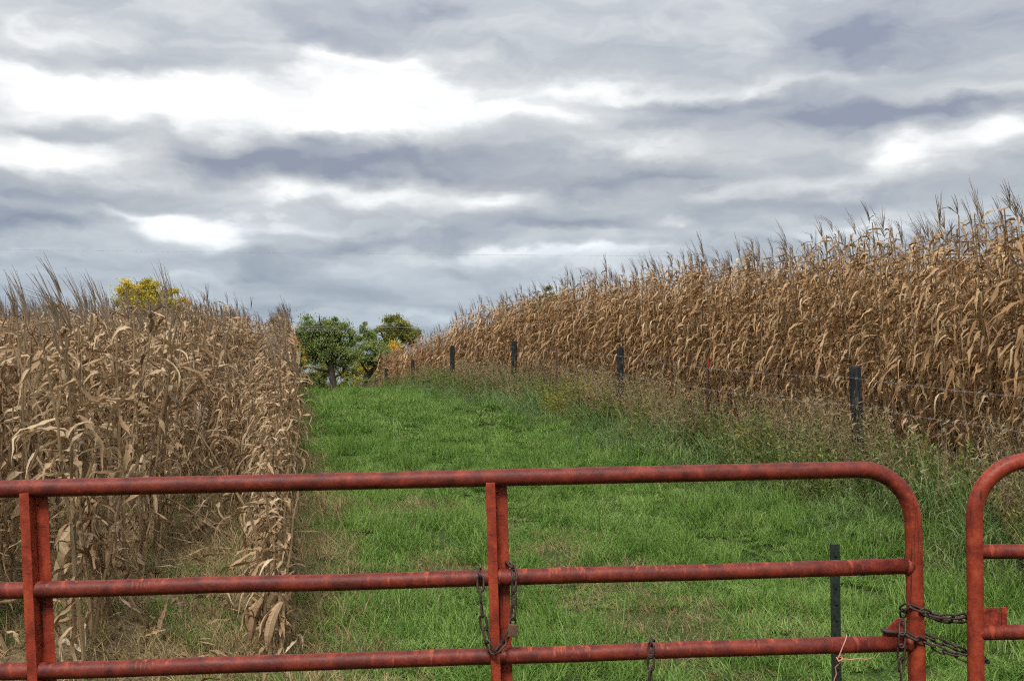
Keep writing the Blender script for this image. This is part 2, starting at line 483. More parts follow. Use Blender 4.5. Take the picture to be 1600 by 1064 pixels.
def fence_x(Y): return 6.77 - 0.31 * Y
def row_x(Y): return -0.055 - 0.2253 * Y
def sstep(a, b, x):
    t = np.clip((x - a) / (b - a), 0, 1)
    return t * t * (3 - 2 * t)
def lump(X, Y):
    return (0.06 * np.sin(X * 1.7 + 1.3 * np.sin(Y * .6)) * np.sin(Y * 1.25 + .8 * np.sin(X * .9)) + 0.02 * np.sin(X * 4.3 + Y * 1.1) * np.sin(Y * 3.7 - X * 1.9))
def ground(X, Y):
    X = np.asarray(X, float); Y = np.asarray(Y, float)
    z = np.interp(Y, _ys, _zs)
    d = (X - fence_x(Y)) * 0.955
    near = 1 - sstep(14, 27, Y)
    z = z + 0.17 * sstep(-1.6, -0.3, d) * near * sstep(3, 7, Y)
    z = z + 0.02 * np.clip(d, 0, 14) * (1 - sstep(60, 110, Y)) * sstep(0, 6, Y)
    # wheel tracks pressed into the lane
    c = (row_x(Y) + fence_x(Y)) / 2 - 0.1
    for off in (-0.85, 0.85):
        z = z - 0.05 * np.exp(-((X - c - off) / 0.28) ** 2) * sstep(3, 5, Y) * (1 - sstep(40, 50, Y))
    return z + lump(X, Y) * sstep(3.2, 5, Y) * (1 - sstep(45, 70, Y)) * 0.8
def gz(x, y): return float(ground(x, y))

def make_ground():
    xs = np.concatenate([np.linspace(-1500, -60, 24)[:-1], np.linspace(-60, -12, 33)[:-1], np.linspace(-12, 12, 121), np.linspace(12, 60, 33)[1:], np.linspace(60, 1500, 24)[1:]])
    ys = np.concatenate([np.linspace(-400, -10, 14)[:-1], np.linspace(-10, 2, 13)[:-1], np.linspace(2, 46, 200), np.linspace(46, 130, 43)[1:], np.linspace(130, 2500, 40)[1:]])
    X, Y = np.meshgrid(xs, ys)
    Z = ground(X, Y)
    v = np.stack([X, Y, Z], -1).reshape(-1, 3)
    ny, nx = X.shape
    i = np.arange(nx - 1); j = np.arange(ny - 1)
    I, J = np.meshgrid(i, j)
    a = (J * nx + I).ravel()
    f = np.stack([a, a + 1, a + nx + 1, a + nx], -1)
    # which cover grows where: 0 green lane, 1 dry crop soil
    d = (X - fence_x(Y)) * 0.955
    soil = np.maximum(sstep(0.5, 1.0, d), sstep(-0.75, -0.15, -(X - row_x(Y)) - 0.25)) * sstep(4.4, 5.2, Y) * (1 - sstep(55, 60, Y))
    k = NT('ground_soil_and_turf')
    cov = k.attr('tone')
    pos = k.pos()
    n1 = k.noise(pos, 3.0, 5.0, 0.6); n2 = k.noise(pos, 30.0, 4.0, 0.65)
    soilc = k.ramp(n2, ((0.3, (0.055, 0.038, 0.022)), (0.5, (0.13, 0.092, 0.052)), (0.7, (0.26, 0.195, 0.115))))
    turf = k.ramp(n2, ((0.3, (0.020, 0.038, 0.010)), (0.55, (0.045, 0.075, 0.018)), (0.75, (0.13, 0.115, 0.05))))
    col = k.mix(k.m('MULTIPLY', k.m('ADD', cov, k.m('MULTIPLY', k.m('SUBTRACT', n1, 0.5), 0.5)), 1.0, clamp=True), turf, soilc)
    mat = k.bsdf(col, 0.95, 0.1, bump=n2, bdist=0.03, bstr=0.8)
    o = obj('ground', mesh('ground', v, f, mat, tone=soil.ravel(), smooth=True))
    tag(o, 'gently rising ground under the grass lane and corn fields', kind='structure')
make_ground()

# ------------------------------------------------------------------ scatter (for the uncountable rest): copies on points
def scatter(name, protos, P, rot, scl, label, cat, seed=1):
    """protos: meshes; P (n,3), rot (n,3) euler, scl (n,)"""
    c = bpy.data.collections.new(name + '_kinds')
    for k, me in enumerate(protos):
        c.objects.link(bpy.data.objects.new('%s_kind_%02d' % (name, k), me))
    n = len(P)
    me = bpy.data.meshes.new(name)
    me.vertices.add(n)
    me.vertices.foreach_set('co', np.asarray(P, np.float32).ravel())
    a = me.attributes.new('rot', 'FLOAT_VECTOR', 'POINT'); a.data.foreach_set('vector', np.asarray(rot, np.float32).ravel())
    a = me.attributes.new('scl', 'FLOAT_VECTOR', 'POINT')
    scl = np.asarray(scl, np.float32)
    if scl.ndim == 1: scl = np.repeat(scl[:, None], 3, 1)
    a.data.foreach_set('vector', scl.ravel())
    a = me.attributes.new('vid', 'INT', 'POINT'); a.data.foreach_set('value', np.random.default_rng(seed).integers(0, len(protos), n).astype(np.int32))
    o = obj(name, me)
    g = bpy.data.node_groups.new(name + '_nodes', 'GeometryNodeTree')
    g.interface.new_socket('Geometry', in_out='INPUT', socket_type='NodeSocketGeometry')
    g.interface.new_socket('Geometry', in_out='OUTPUT', socket_type='NodeSocketGeometry')
    N, L = g.nodes, g.links
    gi, go = N.new('NodeGroupInput'), N.new('NodeGroupOutput')
    ci = N.new('GeometryNodeCollectionInfo')
    ci.inputs['Collection'].default_value = c
    ci.inputs['Separate Children'].default_value = True
    ci.inputs['Reset Children'].default_value = True
    ip = N.new('GeometryNodeInstanceOnPoints')
    ip.inputs['Pick Instance'].default_value = True
    def na(nm, ty):
        q = N.new('GeometryNodeInputNamedAttribute'); q.data_type = ty; q.inputs['Name'].default_value = nm
        return q.outputs['Attribute']
    L.new(gi.outputs[0], ip.inputs['Points'])
    L.new(ci.outputs[0], ip.inputs['Instance'])
    L.new(na('vid', 'INT'), ip.inputs['Instance Index'])
    er = N.new('FunctionNodeEulerToRotation')
    L.new(na('rot', 'FLOAT_VECTOR'), er.inputs[0])
    L.new(er.outputs[0], ip.inputs['Rotation'])
    L.new(na('scl', 'FLOAT_VECTOR'), ip.inputs['Scale'])
    L.new(ip.outputs[0], go.inputs[0])
    md = o.modifiers.new('scatter', 'NODES'); md.node_group = g
    return tag(o, label, cat, kind='stuff')

# ------------------------------------------------------------------ corn
WIND = math.pi            # dry leaves trail to the left (-X)

def leaf_arrays(L, w, e0, e1, power, twist, turn, r, segs=11, crumple=0.30):
    """dry corn leaf leaving the stalk along +X at elevation e0 and drooping to e1"""
    P = [np.zeros(3)]
    az = 0.0
    V, UV = [], []
    ph = r.uniform(0, 6.28)
    kink = r.uniform(0.12, 0.75) if r.random() < 0.65 else 9
    bend = r.uniform(.4, 1.5)
    for i in range(segs + 1):
        t = i / segs
        e = e0 + (e1 - e0) * (t ** power) + 0.16 * math.sin(ph + t * 9) + r.normal(0, .10 + .25 * crumple)
        if t > kink: e -= bend
        az = turn * t * t + 0.2 * math.sin(ph * 2 + t * 7) + r.normal(0, .06 + .25 * crumple)
        T = np.array([math.cos(e) * math.cos(az), math.cos(e) * math.sin(az), math.sin(e)])
        if i: P.append(P[-1] + T * L / segs)
        side = np.array([-math.sin(az), math.cos(az), 0])
        nrm = np.cross(T, side)
        ro = twist * t + 0.5 * math.sin(ph + t * 11) * crumple * 2 + r.normal(0, .25)
        s2 = side * math.cos(ro) + nrm * math.sin(ro)
        n2 = np.cross(T, s2)
        ww = w * (0.45 + 0.55 * min(1, t / 0.18)) * (1 - max(0, (t - 0.35) / 0.65) ** 1.6) * (1 + 0.22 * math.sin(ph * 3 + t * 17)) * r.uniform(.70, 1.12) * 0.5
        ww = max(ww, 0.0012)
        fold = ww * (0.5 + crumple * math.sin(ph * 1.7 + t * 13))
        V += [P[-1] - s2 * ww * r.uniform(.75, 1.1), P[-1] - n2 * fold, P[-1] + s2 * ww * r.uniform(.55, 1.1)]
        UV += [(0, t), (.5, t), (1, t)]
    F = []
    for i in range(segs):
        a = i * 3
        F += [(a, a + 1, a + 4, a + 3), (a + 1, a + 2, a + 5, a + 4)]
    return np.array(V), F, np.array(UV)

def leaf_lib(seed, n_up, n_low):
    r = np.random.default_rng(seed)
    out = {'up': [], 'low': [], 'wind': []}
    for i in range(n_up):
        out['up'].append(leaf_arrays(r.uniform(.24, .48), r.uniform(.028, .047), r.uniform(.2, 1.1), r.uniform(-1.45, -.35), r.uniform(.7, 1.6), r.uniform(-1.8, 1.8), r.uniform(-.5, .5), r))
    for i in range(n_low):
        out['low'].append(leaf_arrays(r.uniform(.22, .46), r.uniform(.020, .042), r.uniform(-.2, .8), r.uniform(-1.6, -1.1), r.uniform(.35, .8), r.uniform(-3.0, 3.0), r.uniform(-.8, .8), r, crumple=0.42))
    for i in range(26):
        out['wind'].append(leaf_arrays(r.uniform(.26, .50), r.uniform(.026, .046), r.uniform(-.1, .55), r.uniform(-1.15, -.45), r.uniform(.5, 1.0), r.uniform(-2.2, 2.2), r.uniform(-.4, .4), r, crumple=.26))
    return out
LEAVES = leaf_lib(11, 30, 30)

def tassel_arrays(r, h=0.34):
    V, F, T = [], [], []
    def spike(p, d, L, w):
        k = len(V)
        d = d / np.linalg.norm(d)
        s = np.cross(d, [0.3, 1, 0.1]); s /= np.linalg.norm(s)
        s3 = np.cross(d, s)
        n = 4
        for j in range(n + 1):
            t = j / n
            q = p + d * L * t + np.array([-0.05, 0, -0.03]) * (t * t) * L * 1.6
            ww = w * (1 - t * .75) * (1.35 if j % 2 else .8)
            for a in range(3):
                V.append(q + (s * math.cos(2.094 * a) + s3 * math.sin(2.094 * a)) * ww)
        for j in range(n):
            for a in range(3):
                b = (a + 1) % 3
                F.append((k + j * 3 + a, k + j * 3 + b, k + (j + 1) * 3 + b, k + (j + 1) * 3 + a))
    spike(np.zeros(3), np.array([-.20, 0, 1]), h, .0040)
    for i in range(r.integers(4, 8)):
        a = r.uniform(0, 6.28); sp = r.uniform(.06, .30)
        spike(np.array([0, 0, r.uniform(.0, .10)]), np.array([math.cos(a) * sp - .24, math.sin(a) * sp, 1]), h * r.uniform(.45, .85), .0030)
    return np.array(V), F, np.array([(0.5, p[2]) for p in V])
TASSELS = [tassel_arrays(np.random.default_rng(50 + i), 0.26 + 0.03 * i) for i in range(6)]
for i in (1, 4):           # tips broken over
    v = TASSELS[i][0]
    hz = np.clip(v[:, 2] - .14, 0, None)
    v[:, 0] -= hz * .8; v[:, 2] -= hz * .55

def stalk_arrays(r, H, r0=.0145, r1=.0050, bend=0.06):
    pts, rad = [], []
    a = r.uniform(0, 6.28)
    n = 11
    for i in range(n):
        t = i / (n - 1)
        off = bend * t * t
        pts.append((math.cos(a) * off + .006 * math.sin(i * 2.1 + a), math.sin(a) * off + .006 * math.cos(i * 1.7 + a), H * t))
        rad.append((r0 + (r1 - r0) * t) * r.uniform(.8, 1.3))
    V, F = tube_arrays(pts, rad, 6)
    return np.array(V), F, np.array([(0.3, p[2] * 2) for p in V])

def ear_arrays(r):
    pts = [(0, 0, 0), (.02, 0, -.01), (.05, 0, -.045), (.075, 0, -.10), (.09, 0, -.16), (.095, 0, -.20), (.098, 0, -.235)]
    rad = [.009, .018, .028, .030, .026, .016, .004]
    V, F = tube_arrays(pts, rad, 7)
    V = np.array(V)
    for i in range(3):       # loose husk leaves
        v, f, u = leaf_arrays(.17, .045, -.9, -1.5, .6, r.uniform(-1, 1), 0, r, 4)
        c, s = math.cos(i * 2.1), math.sin(i * 2.1)
        v = np.stack([v[:, 0] * c - v[:, 1] * s + .02, v[:, 0] * s + v[:, 1] * c, v[:, 2] - .02], -1)
        k = len(V)
        V = np.concatenate([V, v]); F = F + [tuple(q + k for q in g) for g in f]
    return V, F, np.array([(0.5, p[2] * 3) for p in V])

def plant_spec(r, H, kind, dense=1.0):
    """where each leaf leaves the stalk: (lib, index, height, azimuth, tilt, scale)"""
    S = []
    n = int(round((30 if kind == 'right' else 27) * dense))
    side = r.uniform(0, 6.28)
    for i in range(n):
        t = (i + .5) / n
        z = H * (0.10 + 0.90 * (t if kind == 'left' else t ** .85)) + r.uniform(-.04, .04)
        if r.random() < 0.55:
            az = WIND + r.normal(0, .7)
        else:
            az = side + math.pi * (i % 2) + r.normal(0, .6)
        if r.random() < (.62 if kind == 'right' else .35) and t > .25:
            lib = 'wind'; az = WIND + r.normal(0, .55)
        else: lib = 'up' if (t > (0.42 if kind == 'right' else 0.5) or r.random() < .2) else 'low'
        sc = (0.78 + 0.42 * math.sin(math.pi * min(1, t * .9 + .08))) * r.uniform(.75, 1.2) * (1.12 if kind == 'right' else 1.0)
        S.append((lib, int(r.integers(len(LEAVES[lib]))), z, az, r.normal(0, .18), sc))
    return S

def xf(v, az, tilt, sc, z, x=0, y=0):
    c, s = math.cos(tilt), math.sin(tilt)
    v = v * sc
    X, Y, Z = v[:, 0] * c + v[:, 2] * s, v[:, 1], -v[:, 0] * s + v[:, 2] * c
    c, s = math.cos(az), math.sin(az)
    return np.stack([X * c - Y * s + x, X * s + Y * c + y, Z + z], -1)

def joined_plant(name, r, H, kind, tassel=True, dense=1.0):
    me = bpy.data.meshes.new(name)
    V, F, T, U, MI = [], [], [], [], []
    def add(v, f, u, tone, mi):
        k = sum(len(q) for q in V)
        V.append(v); U.append(u)
        F.extend([tuple(i + k for i in q) for q in f])
        T.extend([tone] * len(v)); MI.extend([mi] * len(f))
    v, f, u = stalk_arrays(r, H)
    add(v, f, u, r.uniform(.2, .8), 1)
    for lib, li, z, az, ti, sc in plant_spec(r, H, kind, dense):
        v, f, u = LEAVES[lib][li]
        add(xf(v, az, ti, sc, z), f, u, r.random() * (0.75 + .25 * z / H), 0)
    if tassel and r.random() < .8:
        v, f, u = TASSELS[r.integers(len(TASSELS))]
        add(xf(v, r.normal(0, .5), 0, r.uniform(.85, 1.15), H), f, u, r.random(), 2)
    if r.random() < .6:
        v, f, u = ear_arrays(r)
        add(xf(v, WIND + r.normal(0, 1.0), 0, 1, H * .42), f, u, r.uniform(.4, .9), 0)
    me = mesh(name, np.concatenate(V), F, None, T, np.concatenate(U), smooth=True)
    me.materials.append(M['corn_r' if kind == 'right' else 'corn_l']); me.materials.append(M['stalk']); me.materials.append(M['tassel'])
    me.polygons.foreach_set('material_index', np.array(MI, dtype=np.int32))
    return me

# shared meshes for the plants that are built one by one
LEAFMESH = {}
for kind, mk in (('left', 'corn_l'), ('right', 'corn_r')):
    for lib in ('up', 'low', 'wind'):
        for i, (v, f, u) in enumerate(LEAVES[lib]):
            LEAFMESH[kind, lib, i] = mesh('corn_leaf', v, f, M[mk], np.full(len(v), 0.10 + .86 * ((i * 7) % 10) / 10), u, smooth=True)
TASSELMESH = [mesh('corn_tassel', v, f, M['tassel'], np.full(len(v), .15 + .14 * i), u) for i, (v, f, u) in enumerate(TASSELS)]
EARMESH = {}
for kind, mk in (('left', 'corn_l'), ('right', 'corn_r')):
    EARMESH[kind] = []
    for i in range(4):
        v, f, u = ear_arrays(np.random.default_rng(80 + i))
        EARMESH[kind].append(mesh('corn_ear', v, f, M[mk], np.full(len(v), .35 + .15 * i), u))
STALKMESH = []
for i in range(8):
    v, f, u = stalk_arrays(np.random.default_rng(90 + i), 1.0, r0=.0125, bend=.075)
    STALKMESH.append(mesh('corn_stalk', v, f, M['stalk'], np.full(len(v), .15 + .1 * i), u))

def corn_plant(x, y, H, kind, label, group, r, lean=(0, 0), tassel=True, dense=1.0, cat='corn plant', ears=.6, upper_only=False, ls=1.0):
    e = bpy.data.objects.new('corn_plant', None)
    e.empty_display_size = .1
    COL.objects.link(e)
    e.location = (x, y, gz(x, y) - .02)
    e.rotation_euler = (lean[1], lean[0], 0)
    tag(e, label, cat, group)
    st = obj('stalk', STALKMESH[r.integers(8)], e, rot=(0, 0, r.uniform(0, 6.28)), scale=(1.0, 1.0, H))
    for lib, li, z, az, ti, sc in plant_spec(r, H, kind, dense):
        if upper_only and z < H * .3: continue
        obj('leaf', LEAFMESH[kind, lib, li], e, (0, 0, z), (0, ti, az), sc * ls)
    if tassel:
        obj('tassel', TASSELMESH[r.integers(6)], e, (0, 0, H * .995), (0, 0, r.normal(0, .5)), r.uniform(.85, 1.2))
    if r.random() < ears:
        obj('ear', EARMESH[kind][r.integers(4)], e, (0, 0, H * r.uniform(.36, .48)), (0, 0, WIND + r.normal(0, 1.0)))
    return e

def in_view(x, y, z0, z1, margin=60):
    """rough test against the photo's frame"""
    if y < 1: return False
    px = 800 + FPX * x / y
    return -margin < px < 1600 + margin

# ---- left field: rows parallel to the lane
ROW = 0.80
r = np.random.default_rng(21)
left = []                                  # row, x, y, H
for row in range(0, 46):
    Y = 5.35 + r.uniform(0, .15)
    while Y < 52:
        x = row_x(Y) - (ROW * row + (.22 if row else 0)) / 0.975 + r.normal(0, .03)
        ok = -0.62 * Y - 1.8 < x
        if ok:
            H = r.normal(1.86, .10)
            if row == 0:
                H *= float(np.interp(Y, [5, 7, 9, 12, 16, 20], [.50, .56, .64, .76, .88, .95]))
                if Y < 7 and r.random() < .06: ok = False
            if row == 1 and 6.5 < Y < 11 and r.random() < .25: ok = False
            if ok: left.append((row, x, Y, H))
        Y += r.uniform(.13, .22) * (1.0 if row < 12 else 1.25) * (.8 if row == 0 else 1)
for k in range(75):                        # lodged, half-fallen plants in the alley beside the lane row
    Y = r.uniform(9.0, 27)
    left.append((20, row_x(Y) - r.uniform(.2, .95), Y, r.normal(1.08, .14)))
for k in range(150):                       # uneven far headland fills the alleys between the rows
    Y = r.uniform(27, 36)
    x = row_x(Y) - r.uniform(0, 2.4)
    left.append((9, x, Y, r.normal(1.86, .1)))
# ---- right field: rows parallel to the fence
right = []
for row in range(0, 15):
    Y = 6.6 + r.uniform(0, .15)
    while Y < 43.5 + .4 * row:
        x = fence_x(Y) + (1.15 + .76 * row) / .955 + r.normal(0, .035)
        if x < 0.60 * Y + 1.8 and x > -0.2 * Y - 4:
            H = r.normal(2.46, .10) * float(np.interp(Y, [0, 9.5, 13, 19, 24, 34, 60], [1.15, 1.12, 1.05, 1.0, .98, .91, .88]))
            right.append((row, x, Y, H))
        Y += r.uniform(.13, .20) * (1.0 if row < 3 else 1.3)

def vis_left(t):
    row, x, y, H = t
    px = 800 + FPX * x / y
    if px < -40: return 1e9
    return y + row * .35
left.sort(key=vis_left)
NL, NR = 165, 135
left_things, left_rest = left[:NL], left[NL:]
right.sort(key=lambda t: t[2] * (1 + .55 * t[0]) if 800 + FPX * t[1] / t[2] < 1640 else 1e9)
right_things, right_rest = right[:NR], right[NR:]

ROWWORDS = {0: 'outermost row of the left field, along the grass lane', 1: 'second row of the left field, counted from the grass lane', 2: 'third row of the left field, counted from the lane'}
ORD = ('first', 'second', 'third', 'fourth', 'fifth', 'sixth', 'seventh', 'eighth', 'ninth', 'tenth', 'eleventh', 'twelfth')
cnt = {}
for row, x, y, H in sorted(left_things, key=lambda t: t[2]):
    cnt[row] = cnt.get(row, 0) + 1
    if row == 0 and y < 9.2:
        lab, grp = 'short broken dry corn plant at the near lane edge of the left field', 'short broken corn plants at the lane edge'
    elif row == 0:
        lab, grp = 'tall dry corn plant in the outermost row beside the grass lane', 'corn plants in the outermost left row'
    elif row in ROWWORDS:
        if y < 8:
            lab, grp = 'tan dry corn plant at the near end of the left field, %s row' % ('second', 'third')[row - 1], 'near corn plants of left row %d' % (row + 1)
        else:
            lab, grp = 'dry corn plant farther back in the left field, %s row' % ('second', 'third')[row - 1], 'farther corn plants of left row %d' % (row + 1)
    else:
        lab, grp = 'dry corn plant deep in the left field near the left picture edge', 'corn plants deep in the left field'
    if row < 3 and cnt[row] <= 12:
        lab = '%s corn plant from the near end, %s row from the lane, left field' % (ORD[cnt[row] - 1], ORD[row])
        if row == 0: lab = '%s short broken corn plant from the near end of the lane-side row' % ORD[cnt[row] - 1]
    corn_plant(x, y, H, 'left', lab, grp, r, lean=(r.normal(-.03, .085), r.normal(0, .07)), tassel=not (row == 0 and y < 10) and r.random() < .9, dense=(.8 if row == 0 and y < 10 else 1.1), ears=.75, ls=.72 if row == 0 and y < 10 else .92 if y < 7.5 else 1.0)
cnt = {}
for row, x, y, H in sorted(right_things, key=lambda t: t[1] / t[2]):
    px = 800 + FPX * x / y
    seg = [w for lim, w in ((860, 'left of the second nearest wooden post'), (1000, 'behind the second nearest wooden post'), (1085, 'left of the red-topped post'), (1140, 'behind the red-topped steel post'), (1295, 'between red-topped and nearest wooden post'), (1375, 'behind the nearest wooden post'), (1490, 'just right of the nearest wooden post'), (9999, 'at the right picture edge')) if px < lim][0]
    if row == 0:
        lab, grp = 'brown corn plant in right front row, ' + seg, 'right front row corn ' + seg
        cnt[seg] = cnt.get(seg, 0) + 1
        if cnt[seg] <= 12: lab = '%s corn plant from left, right front row, %s' % (ORD[cnt[seg] - 1], seg)
    else:
        lab, grp = 'brown corn top behind right front row, ' + seg, 'right rear row corn ' + seg
    corn_plant(x, y, H, 'right', lab, grp, r, lean=(r.normal(-.05, .04), r.normal(0, .05)), dense=1.75, ls=.78)
# leaning and odd ones that stand out
for px, py, Y, H, lean, lab in (
        (232, 700, 6.2, 1.98, (-.52, -.05), 'grey corn stalk leaning far left across its neighbours, tassel against the sky'),
        (52, 640, 6.6, 1.92, (-.02, .0), 'tallest thin corn stalk near the left picture edge with a bent tassel'),
        (172, 640, 6.9, 1.92, (-.10, 0), 'tall corn stalk with long thin tassel left of the yellow tree'),
        (425, 650, 8.6, 1.35, (-.55, .1), 'broken corn stalk tipped left over the gap between the outer rows'),
        (385, 720, 8.6, 1.25, (-.95, .2), 'collapsed corn stalk lying low across the gap between the outer rows'),
        (20, 820, 5.7, 1.5, (-.45, 0), 'short corn stalk leaning out of the left picture edge above the gate')):
    p = at(px, py, Y)
    corn_plant(p.x, Y, H, 'left', lab, 'odd leaning corn stalks', r, lean=lean, dense=.8, ears=.3)

def corn_rest(name, pts, kind, label, n_kinds, H0):
    rr = np.random.default_rng(5 + n_kinds)
    protos = [joined_plant(name + '_plant', rr, H0, kind, dense=1.1) for _ in range(n_kinds)]
    P = np.array([(x, y, gz(x, y) - .02) for _, x, y, H in pts])
    S = np.array([H / H0 for *_, H in pts])
    n = len(P)
    rot = np.stack([rr.normal(0, .05, n), rr.normal(-.035, .05, n), rr.normal(0, .35, n)], -1)
    return scatter(name, protos, P, rot, S, label, 'corn field', seed=n)
corn_rest('corn_field', left_rest, 'left', 'mass of dry greyish corn filling the field left of the lane', 10, 1.86)
corn_rest('corn_field', right_rest, 'right', 'mass of dry brown corn filling the rising field right of the fence', 10, 2.46)

# ------------------------------------------------------------------ grass and weeds
def blades(n, rad, h0, h1, w, lean, curl, r, segs=3, wind=(-.25, 0), tone=(0, 1)):
    a = r.uniform(0, 6.283, n); q = rad * np.sqrt(r.random(n))
    base = np.stack([np.cos(a) * q, np.sin(a) * q, np.zeros(n)], -1)
    az = a + r.normal(0, .9, n)
    h = r.uniform(h0, h1, n) * (1 - .35 * q / max(rad, 1e-6))
    le = np.abs(r.normal(lean, lean * .5, n)); cu = np.abs(r.normal(curl, curl * .5, n))
    dirv = np.stack([np.cos(az) + wind[0] * 2, np.sin(az) + wind[1], np.zeros(n)], -1)
    dirv /= np.linalg.norm(dirv, axis=1, keepdims=True)
    sa = r.uniform(0, 6.283, n)
    side = np.stack([np.cos(sa), np.sin(sa), np.zeros(n)], -1)
    V = np.zeros((n, segs + 1, 2, 3))
    p = base.copy()
    for i in range(segs + 1):
        t = i / segs
        if i:
            ang = le + cu * t * t * 1.7
            p = p + (dirv * np.sin(ang)[:, None] + np.array([0, 0, 1.]) * np.cos(ang)[:, None]) * (h / segs)[:, None]
        ww = w * (1 - t ** 1.8 * .93) * .5
        V[:, i, 0] = p - side * ww; V[:, i, 1] = p + side * ww
    idx = np.arange(n)[:, None] * (segs + 1) * 2
    F = []
    for i in range(segs):
        b = idx[:, 0] + i * 2
        F.append(np.stack([b, b + 1, b + 3, b + 2], -1))
    tn = r.uniform(tone[0], tone[1], n)
    return V.reshape(-1, 3), np.concatenate(F), np.repeat(tn, (segs + 1) * 2)

def blade_mesh(name, mat, *a, **k):
    v, f, t = blades(*a, **k)
    return mesh(name, v, f, mat, t)

rg = np.random.default_rng(33)
def sq_blades(n, size, h0, h1, w, lean, curl, r, segs=3, wind=(-.25, 0), tone=(0, 1), lumpy=.5):
    """blades over a square patch, gathered into little tufts of uneven height"""
    v, f, t = blades(n, 1e-6, h0, h1, w, lean, curl, r, segs, wind, tone)
    nt = max(3, n // 22)
    cx, cy, ch = r.uniform(-.5, .5, nt) * size, r.uniform(-.5, .5, nt) * size, 1 + lumpy * r.uniform(-1, 1, nt)
    k = r.integers(0, nt, n)
    off = np.stack([cx[k] + r.normal(0, size * .07, n), cy[k] + r.normal(0, size * .07, n)], -1)
    per = (segs + 1) * 2
    v = v.reshape(n, per, 3) * ch[k][:, None, None] ** np.array([.3, .3, 1.0])
    v[:, :, :2] += off[:, None, :]
    t = t.reshape(n, per) * .75 + (.25 * r.random(nt)[k])[:, None]
    return v.reshape(-1, 3), f, t.ravel()
def patch_mesh(name, mat, *a, **k):
    v, f, t = sq_blades(*a, **k)
    return mesh(name, v, f, mat, t)
lawn = [patch_mesh('lawn_patch', M['grass'], 620, .34, .06, .17, .0052, .35, .75, rg) for _ in range(10)]
lawn_far = [patch_mesh('lawn_patch_far', M['grass'], 620, .64, .07, .18, .0105, .35, .7, rg, segs=2) for _ in range(8)]
tuft = [blade_mesh('lawn_tuft', M['grass'], 46, .10, .05, .15, .0050, .35, .75, rg) for _ in range(6)]
clump = [blade_mesh('long_tuft', M['grass'], 64, .10, .14, .36, .0060, .30, .95, rg, segs=4, tone=(0, .6)) for _ in range(5)]
bankt = [patch_mesh('bank_patch', M['bank'], 150, .40, .26, .58, .0085, .35, 1.25, rg, segs=5) for _ in range(8)]
dryt = [patch_mesh('dry_patch', M['drygrass'], 150, .34, .12, .36, .0045, .50, .85, rg, segs=3) for _ in range(8)]
straw = [patch_mesh('straw_mat', M['drygrass'], 150, .36, .10, .28, .0055, 1.35, .25, rg, segs=2) for _ in range(6)]

def fbm(X, Y, s, off=0.0):
    return np.array([mnoise.fractal(Vector((a * s + off, b * s, off)), 1.0, 2.0, 3) for a, b in zip(X, Y)])
def grid(step, x0, x1, y0, y1, dens, seed, jit=.45):
    """a jittered grid of points kept with probability dens(x, y)"""
    q = np.random.default_rng(seed)
    ys = np.arange(y0, y1, step)
    pts = []
    for yy in ys:
        xs = np.arange(float(x0(yy)), float(x1(yy)), step)
        pts.append(np.stack([xs, np.full_like(xs, yy)], -1))
    p = np.concatenate(pts)
    p = p + q.uniform(-jit, jit, p.shape) * step
    X, Y = p[:, 0], p[:, 1]
    keep = (q.random(len(X)) < dens(X, Y)) & (np.abs(X) < .60 * Y + 1.2)
    X, Y = X[keep], Y[keep]
    return np.stack([X, Y, ground(X, Y) - .012], -1), q
def eul(n, q, lean=.12, P=None):
    """tilt with the slope of the ground"""
    e = np.stack([q.normal(0, lean * .4, n), q.normal(0, lean * .4, n), q.uniform(-.9, .9, n)], -1)
    if P is not None:
        h = .15
        e[:, 0] += np.arctan((ground(P[:, 0], P[:, 1] + h) - ground(P[:, 0], P[:, 1] - h)) / (2 * h))
        e[:, 1] -= np.arctan((ground(P[:, 0] + h, P[:, 1]) - ground(P[:, 0] - h, P[:, 1])) / (2 * h))
        e[:, 2] = q.integers(0, 4, n) * (math.pi / 2) + q.normal(0, .2, n)
    return e

def track(X, Y):
    c = (row_x(Y) + fence_x(Y)) / 2 - .1
    w = .10 * np.sin(Y * .8)
    return np.maximum(np.exp(-((X - c - .85 - w) / .26) ** 2), np.exp(-((X - c + .85 - w) / .26) ** 2))
BARE = [at(945, 948, 7.05), at(880, 886, 8.1), at(1040, 1000, 6.3), at(690, 905, 7.6), at(1090, 1035, 5.9), at(640, 800, 9.8), at(990, 905, 7.6)]
def bare(X, Y):
    b = np.zeros_like(X)
    for i, c in enumerate(BARE):
        b = np.maximum(b, np.exp(-(((X - c.x) / (.40 + .14 * (i % 3))) ** 2 + ((Y - c.y) / .60) ** 2)))
    return b
def dryness(X, Y):
    """1 beside the left corn, fading into the green lane"""
    e = X - row_x(Y) + .10 * np.sin(Y * 2.3) + .07 * np.sin(Y * 5.1 + X)
    wdt = np.interp(Y, [4, 6, 9, 13, 20, 40], [.55, .62, .68, .52, .45, .4])
    return 1 - sstep(wdt * .55, wdt * 1.4, e)
def lane_dens(X, Y):
    d = (X - fence_x(Y)) * .955
    return (1 - .95 * dryness(X, Y)) * (1 - sstep(-1.0, -.4, d)) * (1 - .95 * bare(X, Y))

